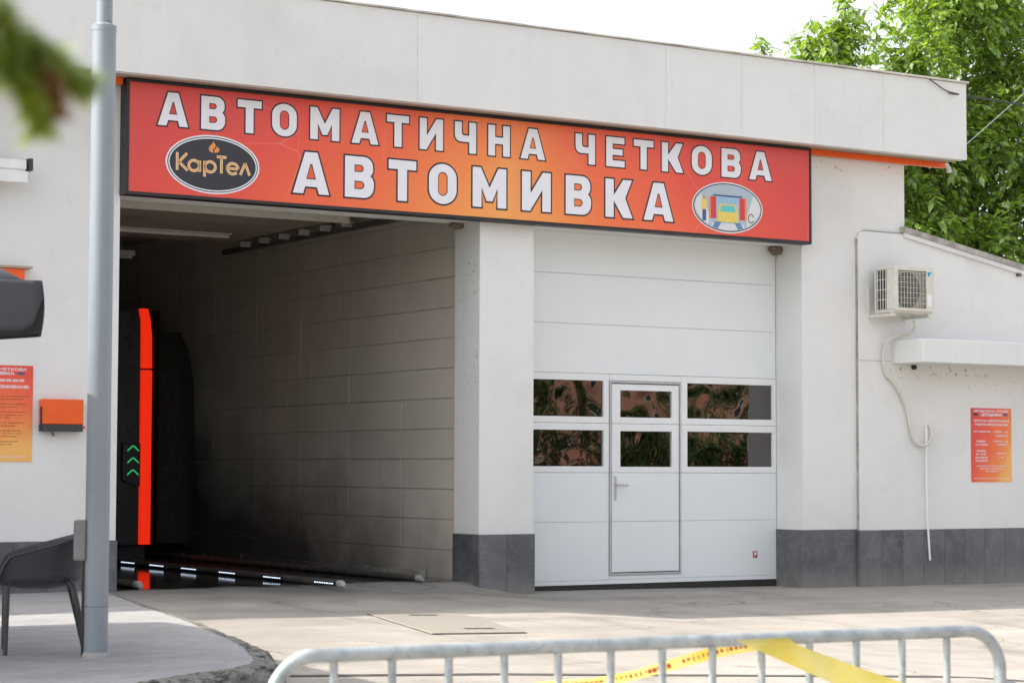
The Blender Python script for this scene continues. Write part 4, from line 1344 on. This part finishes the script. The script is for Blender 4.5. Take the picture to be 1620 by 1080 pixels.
# ------------------------------------------------------------------ grey pole
px, py = 4.579, 11.79
pz = pave_z(py)
po = thing('lamp_post', (px, py, pz), 'thick grey painted steel post with junction box standing on the pavement', 'post')
MB().tube([(px, py, pz - 0.1), (px, py, 3.755)], 0.068, 32).build('shaft', M['pole'], po, smooth=True)
MB().tube([(px, py, 3.735), (px, py, 3.765), (px, py, 3.778)], [0.070, 0.070, 0.05], 32).build('collar', M['pole'], po, smooth=True)
MB().tube([(px, py, 3.75), (px, py, 8.5)], [0.0465, 0.040], 28).build('upper_shaft', M['pole'], po, smooth=True)
MB().tube([(px + 0.02, py - 0.04, 3.795), (px + 0.02, py - 0.053, 3.795)], 0.008, 8).build('bolt', M['coping'], po, smooth=True)
MB().tube([(px, py, pz + 0.285), (px, py, pz + 0.29)], 0.0686, 32).build('weld_seam', M['steel'], po, smooth=True)
MB().tube([(px, py, pz - 0.05), (px, py, pz + 0.012), (px, py, pz + 0.03)], [0.084, 0.077, 0.069], 24).build('mortar_collar', M['pavement'], po, smooth=True)
dirv = Vector((-0.86, 0.5))
bx0 = Vector((px, py)) + dirv * 0.092
jb = MB().box(-0.035, 0.035, -0.055, 0.055, -0.115, 0.115)
jo = jb.build('junction_box', simple('box_grey', (0.20, 0.20, 0.195), 0.6, var=0.15), po, bevel=0.012)
jo.location = (bx0.x, bx0.y, 0.81); jo.rotation_euler = (0, 0, math.atan2(dirv.y, dirv.x))
MB().tube([(px - 0.067, py + 0.028, pz), (px - 0.067, py + 0.028, 0.70)], 0.011, 8).build('cable', M['black'], po, smooth=True)

# ------------------------------------------------------------------ parasol
ux0, ux1, uy0, uy1 = -0.02, 3.94, 11.0, 14.95
uz, utop = 2.23, 2.95
ucx, ucy = (ux0 + ux1) / 2, (uy0 + uy1) / 2
um = thing('parasol', (ucx, ucy, pave_z(ucy)), 'large charcoal square parasol with deep hanging valance beside the post', 'parasol')
N = 24
cv = MB()
vs, fs = [], []
for j in range(N + 1):
    for i in range(N + 1):
        a, b = i / N * 2 - 1, j / N * 2 - 1
        e = max(abs(a), abs(b))
        sag = 0.05 * math.sin(math.pi * e) * (1 - abs(abs(a) - abs(b)))
        z = uz + (utop - uz) * (1 - e) - sag
        z -= 0.03 * max(0.0, (e - 0.9) / 0.1) ** 2
        vs.append((ucx + a * (ux1 - ux0) / 2, ucy + b * (uy1 - uy0) / 2, z))
for j in range(N):
    for i in range(N):
        fs.append((j * (N + 1) + i, j * (N + 1) + i + 1, (j + 1) * (N + 1) + i + 1, (j + 1) * (N + 1) + i))
cv.add(vs, fs)
can = cv.build('canopy', M['fabric'], um, smooth=True, auto=0)
s_ = can.modifiers.new('thick', 'SOLIDIFY'); s_.thickness = 0.004


def valance(p0, p1, out, drop, round_end, seed):
    """hanging flap from p0 to p1 with a slight wave, its ends rounded where asked"""
    p0, p1, out = Vector(p0), Vector(p1), Vector(out)
    L = (p1 - p0).length
    n = 70
    vs, fs = [], []
    K = 8
    for i in range(n + 1):
        s = L * i / n
        d = drop + 0.012 * math.sin(s * 2.1 + seed)
        for e, flag in ((s, round_end[0]), (L - s, round_end[1])):
            if flag and e < 0.14: d *= 0.35 + 0.65 * math.sqrt(max(0.0, 1 - ((0.14 - e) / 0.14) ** 2))
        for k in range(K + 1):
            t = k / K
            w = 0.014 * math.sin(s * 5.3 + seed) * t + 0.02 * math.sin(s * 1.7 + seed * 2) * t * t
            p = p0.lerp(p1, i / n) + out * (0.006 + w + 0.012 * math.sin(t * 3.1))
            vs.append((p.x, p.y, uz - 0.027 - (d - 0.027) * t))
    for i in range(n):
        for k in range(K):
            fs.append((i * (K + 1) + k, (i + 1) * (K + 1) + k, (i + 1) * (K + 1) + k + 1, i * (K + 1) + k + 1))
    mb = MB(); mb.add(vs, fs)
    o = mb.build('valance', M['fabric'], um, smooth=True, auto=0)
    q = o.modifiers.new('thick', 'SOLIDIFY'); q.thickness = 0.005
    hem = MB()
    hem.tube([(vs[i * (K + 1) + K][0], vs[i * (K + 1) + K][1], vs[i * (K + 1) + K][2]) for i in range(n + 1)], 0.006, 6)
    hem.build('hem', M['black'], o, smooth=True)


valance((ux0, uy0, 0), (ux1, uy0, 0), (0, -1, 0), 0.285, (True, True), 0.4)
valance((ux1, uy0 + 0.01, 0), (ux1, uy1, 0), (1, 0, 0), 0.305, (False, True), 2.0)
valance((ux1, uy1, 0), (ux0, uy1, 0), (0, 1, 0), 0.285, (True, True), 3.1)
valance((ux0, uy1, 0), (ux0, uy0, 0), (-1, 0, 0), 0.285, (True, True), 4.2)
MB().tube([(ucx, ucy, pave_z(ucy)), (ucx, ucy, utop + 0.1)], 0.032, 16).build('pole', M['alu'], um, smooth=True)
MB().box(ucx - 0.4, ucx + 0.4, ucy - 0.4, ucy + 0.4, pave_z(ucy) - 0.02, pave_z(ucy) + 0.09).build('base', M['dark_plastic'], um, bevel=0.02)
for a, b in ((ux0, uy0), (ux1, uy0), (ux1, uy1), (ux0, uy1), (ucx, uy0), (ucx, uy1), (ux0, ucy), (ux1, ucy)):
    MB().tube([(ucx, ucy, utop - 0.12), (a + (ucx - a) * 0.03, b + (ucy - b) * 0.03, uz - 0.06)], 0.010, 6).build('rib', M['alu'], um, smooth=True)

# ------------------------------------------------------------------ chair
def make_chair(loc, rot, label):
    t = thing('resin_chair', loc, label, 'chair')
    mats = Matrix.Translation(loc) @ Matrix.Rotation(rot, 4, 'Z')

    def T(p): return tuple(mats @ Vector(p))
    # local: +x is the front, +y left; a tub shell: angle 180 deg = back
    NA, NR = 72, 16
    vs, fs = [], []
    for j in range(NR + 1):
        tt = j / NR
        for i in range(NA):
            a = 2 * math.pi * i / NA
            back = 0.5 - 0.5 * math.cos(a)           # 0 front .. 1 back
            hw = 0.29 * (0.42 * sstep(0.04, 0.2, back) + 0.58 * back ** 1.2)
            rx, ry = 0.245, 0.235
            if tt < 0.5:
                r_ = tt / 0.5
                x_, y_, z_ = rx * r_ * math.cos(a), ry * r_ * math.sin(a), 0.365 + 0.055 * r_ ** 3
                x_ -= 0.0
                if math.cos(a) > 0.5: z_ -= 0.03 * r_ ** 4 * (math.cos(a) - 0.5) * 2
            else:
                h = (tt - 0.5) / 0.5
                fl_ = 1 + (0.16 * back + 0.16) * h
                x_, y_ = rx * fl_ * math.cos(a), ry * fl_ * math.sin(a)
                z_ = 0.42 + hw * (h ** 0.85)
                if math.cos(a) > 0.5: z_ -= 0.03 * (math.cos(a) - 0.5) * 2
                x_ -= 0.05 * back * h
            vs.append(T((x_, y_, z_)))
    for j in range(NR):
        for i in range(NA):
            fs.append((j * NA + i, j * NA + (i + 1) % NA, (j + 1) * NA + (i + 1) % NA, (j + 1) * NA + i))
    mb = MB(); mb.add(vs, fs)
    sh_ = mb.build('seat_shell', M['chair_shell'], t, smooth=True, auto=0)
    q = sh_.modifiers.new('thick', 'SOLIDIFY'); q.thickness = 0.012; q.offset = -1
    rimp = [vs[NR * NA + i] for i in range(NA)]
    MB().tube(rimp + [rimp[0]], 0.010, 8, cap=False).build('rim', M['dark_plastic'], sh_, smooth=True)
    for sx in (-1, 1):
        for sy in (-1, 1):
            top = (sx * 0.15, sy * 0.15, 0.42)
            mid = (sx * 0.185, sy * 0.195, 0.39)
            bot = (0.19 if sx > 0 else -0.275, sy * 0.215, 0.0)
            MB().tube([T(top), T(mid), T((mid[0] * 0.6 + bot[0] * 0.4, mid[1] * 0.6 + bot[1] * 0.4, 0.24)), T(bot)], [0.020, 0.020, 0.017, 0.0135], 10).build('leg', M['dark_plastic'], t, smooth=True)
    return t


fcx, fcy = 4.42, 12.30
make_chair((fcx, fcy, pave_z(fcy)), math.atan2(0.53, -0.848) + 0.25, 'charcoal perforated resin armchair standing behind the grey post')

# ------------------------------------------------------------------ crowd barrier and tape
P0, P1 = Vector((2.502, 4.837, 0)), Vector((4.377, 4.654, 0))
bd = (P1 - P0).normalized()
bn = Vector((-bd.y, bd.x, 0))
RZ = 0.766


def BP(s, z, off=0.0):
    q = P0 + bd * s + bn * off
    return (q.x, q.y, z)


gzb = ground_z(3.4, 4.75)
bar = thing('crowd_barrier', BP(0.95, gzb), 'galvanised steel crowd barrier in the foreground with yellow tape over its rail', 'barrier')
sL, sR, rc = -0.165, 2.075, 0.115
loop = [BP(sL, gzb + 0.02)] + [BP(sL, gzb + 0.3), BP(sL, RZ - rc)]
loop += [BP(sL + rc - rc * math.cos(R(a)), RZ - rc + rc * math.sin(R(a))) for a in range(10, 90, 10)]
loop += [BP(sL + rc, RZ)] + [BP(s, RZ) for s in (0.4, 0.9, 1.4)] + [BP(sR - rc, RZ)]
loop += [BP(sR - rc + rc * math.sin(R(a)), RZ - rc + rc * math.cos(R(a))) for a in range(10, 90, 10)]
loop += [BP(sR, RZ - rc), BP(sR, gzb + 0.3), BP(sR, gzb + 0.02)]
MB().tube(loop, 0.0182, 14).build('frame_tube', M['galv'], bar, smooth=True)
MB().tube([BP(sL, gzb + 0.14), BP(sR, gzb + 0.14)], 0.013, 10).build('bottom_rail', M['galv'], bar, smooth=True)
for k in range(13):
    s = 0.157 * k
    MB().tube([BP(s, gzb + 0.14), BP(s, RZ)], 0.0108, 10).build('upright', M['galv'], bar, smooth=True)
for s in (sL, sR):
    MB().tube([BP(s, gzb + 0.012, -0.28), BP(s, gzb + 0.03, 0), BP(s, gzb + 0.012, 0.28)], 0.014, 8).build('foot', M['galv'], bar, smooth=True)
hk = [BP(sR + 0.012, RZ - 0.155)] + [BP(sR + 0.045 + 0.022 * math.cos(R(a)), RZ - 0.177 + 0.022 * math.sin(R(a))) for a in range(100, -10, -15)] + [BP(sR + 0.067, RZ - 0.30)]
MB().tube(hk, 0.006, 8).build('hook', M['galv'], bar, smooth=True)

tp = thing('warning_tape', BP(1.3, RZ), 'yellow plastic warning tape with red print looped over the barrier rail', 'tape')


def strip(name, a, b, mat, parent):
    mb = MB()
    n = len(a)
    mb.add(list(a) + list(b), [(i, i + 1, n + i + 1, n + i) for i in range(n - 1)])
    o = mb.build(name, mat, parent, smooth=True, auto=0)
    return o


# over the rail and down in front to one side
fa, fb = [], []
for i in range(30):
    t = i / 29
    if t < 0.25:
        ang = R(60 + 120 * t / 0.25)
        off, z = 0.0178 * math.cos(ang), RZ + 0.0178 * math.sin(ang)
        s0, s1 = 1.155 + 0.03 * t, 1.325 + 0.03 * t
        fa.append(BP(s0, z, off)); fb.append(BP(s1, z, off))
    else:
        q = (t - 0.25) / 0.75
        fa.append(BP(1.1625 + 0.90 * q * 1.0, RZ - 0.33 * q * 1.05 - 0.01 * math.sin(q * 3), -0.018 - 0.012 * math.sin(q * 3.1)))
        fb.append(BP(1.3325 + 0.84 * q, RZ - 0.275 * q * 1.05 - 0.01 * math.sin(q * 3 + 1), -0.018 - 0.02 * math.sin(q * 2.6)))
strip('front_band', fa, fb, M['tape'], tp)
ba, bb, ra, rb = [], [], [], []
for i in range(40):
    t = i / 39
    s = 1.25 - 1.15 * t
    z = RZ - 0.004 - 0.080 * sstep(0, 0.5, t) - 0.012 * math.sin(t * 5) - 0.10 * sstep(0.5, 1.0, t)
    tw = math.cos(t * 2.6)
    w = 0.030 * (0.55 + 0.45 * abs(tw))
    off = 0.02 + 0.01 * math.sin(t * 6)
    ba.append(BP(s, z + 0.002, off)); bb.append(BP(s + 0.01, z - w, off + 0.03 * (1 - abs(tw))))
    ra.append(BP(s, z - w * 0.30, off - 0.002 + 0.03 * (1 - abs(tw)) * 0.3)); rb.append(BP(s + 0.004, z - w * 0.62, off - 0.002 + 0.03 * (1 - abs(tw)) * 0.62))
strip('back_band', ba, bb, M['tape'], tp)
k = 1
while k < 36:
    if random.random() < 0.8:
        pa, pb, qa, qb = (Vector(v) for v in (ra[k], ra[k + 1], rb[k], rb[k + 1]))
        for g_ in range(2):
            u0 = 0.5 * g_ + 0.04; u1 = u0 + random.uniform(0.12, 0.42)
            jt = random.uniform(-0.25, 0.35)
            qa_, qb_ = qa + (qa - pa) * jt, qb + (qb - pb) * jt
            mb = MB(); mb.add([pa.lerp(pb, u0), pa.lerp(pb, u1), qa_.lerp(qb_, u1), qa_.lerp(qb_, u0)], [(0, 1, 2, 3)])
            mb.build('red_print', M['tape_red'], tp)
    k += 1

# ------------------------------------------------------------------ trees
def make_tree(name, base, trunk_top, lobes, per_m3, seed, label, group=None, leaf=0.165, trunk_r=0.16):
    rng = np.random.default_rng(seed)
    t = thing(name, base, label, 'tree', group)
    base = Vector(base); tt = Vector(trunk_top)
    tr = MB()
    mid = base.lerp(tt, 0.5) + Vector((0.12, -0.1, 0))
    tr.tube(catmull([base - Vector((0, 0, 0.2)), mid, tt], 6), list(np.linspace(trunk_r * 1.15, trunk_r * 0.6, 13)), 12)
    tr.build('trunk', M['bark'], t, smooth=True)
    limbs = MB()
    LV, LF = [], []
    nv = 0
    tmpl = np.array([(0, 0, 0), (-0.24, 0.42, 0.05), (0, 1, -0.10), (0.24, 0.42, 0.05), (0, 0.45, -0.02)])
    ftm = np.array([(0, 4, 1), (1, 4, 2), (2, 4, 3), (3, 4, 0)])
    for (c, rad) in lobes:
        c = Vector(c); rad = Vector(rad if hasattr(rad, '__len__') else (rad, rad, rad * 0.9))
        st0 = base.lerp(tt, rng.uniform(0.55, 1.0))
        bend = st0.lerp(c, 0.5) + Vector((rng.uniform(-.2, .2), rng.uniform(-.2, .2), 0.25))
        limbs.tube(catmull([st0, bend, c], 5), list(np.linspace(trunk_r * 0.42, 0.015, 11)), 6)
        vol = 4.19 * rad.x * rad.y * rad.z
        n = max(5, int(vol * per_m3))
        for _ in range(n):
            d = rng.normal(size=3); d /= np.linalg.norm(d)
            r_ = rng.uniform() ** (1 / 2.0)
            r_ *= 1.0 + 0.16 * mnoise.noise(Vector(d * 2.2) + c)
            tip = np.array(c) + d * np.array(rad) * r_
            out = d * 0.8 + np.array([0, 0, -0.10]) + rng.normal(size=3) * 0.45
            out /= np.linalg.norm(out)
            L = rng.uniform(0.22, 0.5)
            p0 = tip - out * L
            sag = rng.uniform(0.05, 0.28)
            nl = int(rng.integers(6, 11))
            pts = []
            for i in range(5):
                q = i / 4
                pts.append(p0 + out * L * q + np.array([0, 0, -sag * L * q * q]))
            limbs.tube(pts, [0.006, 0.005, 0.004, 0.003, 0.002], 3, cap=False)
            for i in range(nl):
                q = (i + 0.6) / nl
                pos = p0 + out * L * q + np.array([0, 0, -sag * L * q * q])
                side = np.cross(out, [0, 0, 1.0]); sl = np.linalg.norm(side)
                side = side / sl if sl > 1e-3 else np.array([1.0, 0, 0])
                if i % 2: side = -side
                ldir = out * rng.uniform(0.2, 0.7) + side * rng.uniform(0.5, 1.0) + np.array([0, 0, rng.uniform(-0.85, 0.12)])
                if i == nl - 1: ldir = out + np.array([0, 0, -0.4])
                ldir /= np.linalg.norm(ldir)
                up = np.array([0, 0, 1.0]) + rng.normal(size=3) * 0.35
                xa = np.cross(ldir, up); xa /= max(1e-6, np.linalg.norm(xa))
                za = np.cross(xa, ldir)
                s = leaf * rng.uniform(0.45, 1.25)
                LV.append(pos + s * (tmpl[:, :1] * xa + tmpl[:, 1:2] * ldir + tmpl[:, 2:3] * za))
                LF.append(ftm + nv); nv += 5
    limbs.build('limbs', M['bark'], t, smooth=True, auto=0)
    V_ = np.concatenate(LV).astype(np.float32); F_ = np.concatenate(LF).astype(np.int32)
    me = bpy.data.meshes.new('crown')
    me.vertices.add(len(V_)); me.vertices.foreach_set('co', V_.ravel())
    me.loops.add(F_.size); me.loops.foreach_set('vertex_index', F_.ravel())
    me.polygons.add(len(F_)); me.polygons.foreach_set('loop_start', np.arange(0, F_.size, 3, dtype=np.int32))
    me.update(calc_edges=True)
    me.materials.append(M['leaf'])
    o = link('crown', me, t)
    return t


ta = make_tree('walnut_tree', (20.9, 24.6, 0.0), (20.8, 24.5, 5.2),
               [((20.25, 24.2, 6.75), (0.68, 0.7, 0.62)), ((20.8, 24.5, 6.95), (0.75, 0.7, 0.7)), ((21.45, 24.7, 6.75), (0.6, 0.6, 0.65)), ((20.85, 24.3, 7.55), (0.50, 0.6, 0.62)), ((20.95, 24.6, 6.4), (0.8, 0.9, 0.8)), ((20.1, 24.4, 6.1), (0.6, 0.6, 0.5)), ((20.35, 24.4, 7.45), (0.33, 0.4, 0.42)), ((19.28, 24.2, 7.26), (0.12, 0.12, 0.10)), ((21.2, 24.6, 8.15), (0.22, 0.3, 0.3)), ((21.0, 24.4, 5.4), 0.9)],
               105, 3, 'leafy green tree with a ragged top rising just behind the roof edge', 'trees behind the annex')
tb = make_tree('walnut_tree', (24.2, 25.2, 0.0), (24.1, 25.0, 5.0),
               [((22.35, 24.4, 7.35), (0.85, 0.9, 0.95)), ((23.4, 24.6, 8.5), (1.15, 1.2, 1.1)), ((24.6, 24.8, 7.5), (1.3, 1.2, 1.2)), ((22.3, 24.2, 5.9), (1.05, 1.0, 0.95)), ((23.6, 24.2, 6.2), (1.1, 1.0, 1.0)), ((22.0, 24.0, 4.7), (0.85, 0.9, 0.8)), ((23.1, 23.7, 4.6), (1.0, 0.9, 0.85)), ((24.4, 23.8, 5.2), (1.1, 1.0, 1.0)), ((24.2, 23.4, 3.9), (1.0, 0.9, 0.8)), ((25.6, 24.6, 6.2), (1.2, 1.1, 1.2)), ((25.4, 24.0, 4.2), (1.0, 1.0, 1.0)), ((22.9, 25.6, 6.6), 1.2), ((24.3, 26.0, 6.4), 1.4), ((22.7, 23.6, 3.7), (0.9, 0.8, 0.7)), ((25.0, 25.5, 9.0), 1.3), ((22.6, 25.6, 5.0), 1.2), ((24.3, 25.4, 4.6), 1.3)],
               66, 11, 'broad dense green tree filling the sky above the sloping annex roof', 'trees behind the annex', trunk_r=0.22)

# ------------------------------------------------------------------ overhead cable
cb = thing('overhead_cable', (16.48, 17.38, 5.31), 'black service cable leaving the corner of the roof edge', 'cable')
c0 = Vector((16.48, 17.375, 5.308)); c1 = Vector((34.0, 21.5, 6.6))
pts = [c0.lerp(c1, t) + Vector((0, 0, -0.55 * 4 * t * (1 - t) * 0.35)) for t in np.linspace(0, 1, 30)]
MB().tube(pts, 0.011, 6).build('cable', M['black'], cb, smooth=True)
MB().tube([(16.16, 17.374, 5.43), (16.22, 17.37, 5.40), (16.36, 17.375, 5.34), (16.48, 17.375, 5.308)], 0.006, 6).build('lead_in', M['black'], cb, smooth=True)
MB().tube([(16.46, 17.40, 5.31), (16.46, 17.34, 5.31)], 0.009, 6).build('hook', M['steel'], cb, smooth=True)
c2 = thing('stay_wire', (16.72, 17.6, 4.7), 'thin pale stay wire slanting up to the tree beside the roof corner', 'wire')
MB().tube([(16.72, 17.55, 4.70), (18.4, 18.1, 5.65), (19.2, 18.4, 6.2)], 0.0035, 5).build('wire', M['alu'], c2, smooth=True)

# ------------------------------------------------------------------ conifer twig close to the lens
tw = thing('conifer_branch', (0.37, 1.12, 1.52), 'blurred green and brown conifer twig hanging close in the upper corner', 'branch')
rng = np.random.default_rng(5)


paths = [([(0.3584, 1.120, 1.4947), (0.3788, 1.120, 1.4703), (0.3971, 1.120, 1.4529), (0.4154, 1.120, 1.4417), (0.4266, 1.120, 1.4367)], 'needle', 560),
         ([(0.3788, 1.120, 1.4682), (0.3869, 1.120, 1.4458), (0.3940, 1.120, 1.4275), (0.3981, 1.120, 1.4112)], 'needle', 420),
         ([(0.3971, 1.120, 1.4529), (0.4032, 1.120, 1.4367), (0.4063, 1.120, 1.4214)], 'needle_brown', 260),
         ([(0.3584, 1.120, 1.4794), (0.3727, 1.120, 1.4560), (0.3808, 1.120, 1.4397)], 'needle', 360),
         ([(0.3584, 1.120, 1.4662), (0.3686, 1.120, 1.4479), (0.3727, 1.120, 1.4356)], 'needle', 260),
         ([(0.3788, 1.120, 1.4682), (0.3930, 1.120, 1.4560), (0.4093, 1.120, 1.4509)], 'needle', 220)]
for pth, mat, n in paths:
    P_ = catmull(pth, 6)
    MB().tube(P_, list(np.linspace(0.0016, 0.0008, len(P_))), 5).build('twig', M['bark'], tw, smooth=True)
    nm = MB()
    for _ in range(int(n * 1.15)):
        i = int(rng.integers(0, len(P_) - 1))
        p = P_[i].lerp(P_[i + 1], float(rng.uniform()))
        ax = (P_[i + 1] - P_[i]).normalized()
        d = Vector(rng.normal(size=3)); d = (d - ax * d.dot(ax)).normalized() + ax * 0.7
        d.normalize()
        L = float(rng.uniform(0.006, 0.018))
        sd = d.orthogonal().normalized() * 0.0013
        nm.add([p - sd, p + sd, p + d * L * 0.6 + sd * 0.9, p + d * L, p + d * L * 0.6 - sd * 0.9], [(0, 1, 2, 3, 4)])
    nm.build('needles', M[mat], tw)

# ------------------------------------------------------------------ across the yard behind the camera (mirrored in the door panes)
hs = thing('brick_house', (31, -13, -0.3), 'brick house with tiled roof across the yard, mirrored in the door panes', 'house')
bm_ = simple('terracotta_render', (0.46, 0.235, 0.165), 0.85, var=0.15, scale=1.2)
MB().box(20, 42, -20, -12, -0.5, 6.0).build('wall', bm_, hs)
MB().prism([(-20.6, 5.9), (-11.4, 5.9), (-16, 8.6)], 'x', 19.4, 42.6).build('roof', simple('roof_tile', (0.36, 0.12, 0.06), 0.8, var=0.3), hs)
for xx in (22, 26.5, 31, 35.5, 39):
    for zz in (0.9, 3.7):
        w_ = MB().box(xx, xx + 1.3, -12.03, -11.98, zz, zz + 1.4).build('window', M['white_paint'], hs)
        MB().box(xx + 0.08, xx + 1.22, -11.978, -11.96, zz + 0.08, zz + 1.32).build('pane', M['gantry'], w_)
labs = ['dark green rounded shrub opposite the car wash, first from the street', 'dark green rounded shrub opposite the car wash, second from the street', 'dark green rounded shrub opposite the car wash, third from the street', 'dark green rounded shrub opposite the car wash, fourth from the street', 'dark green rounded shrub opposite the car wash, nearest the pavement']
src = make_tree('garden_shrub', (0, 0, 0), (0, 0, 1.2), [((0, 0, 1.6), (2.0, 1.5, 1.5)), ((0.9, 0.2, 2.3), (1.0, 1.0, 0.9)), ((-1.2, 0.3, 1.1), (1.0, 1.0, 1.0))], 26, 40, labs[0], 'shrubs across the yard', leaf=0.2, trunk_r=0.06)
for ch in src.children:
    if ch.name.startswith('crown'): ch.data.materials[0] = M['shrub_leaf']
for i, (bx_, by_, r_, sc_) in enumerate(((20.4, -4.5, 0.3, 1.25), (25.2, -5.0, 1.9, 1.6), (29.6, -4.8, 3.0, 1.15), (33.6, -5.4, 0.9, 1.5), (16.6, -5.0, 2.2, 1.3))):
    if i == 0:
        c_ = src
    else:
        c_ = src.copy(); COL.objects.link(c_)
        for ch in src.children:
            d_ = ch.copy(); COL.objects.link(d_); d_.parent = c_; d_.matrix_parent_inverse = Matrix.Identity(4)
        c_['label'] = labs[i]
    c_.location = (bx_, by_, -0.4); c_.rotation_euler = (0, 0, r_); c_.scale = (sc_, sc_, sc_)
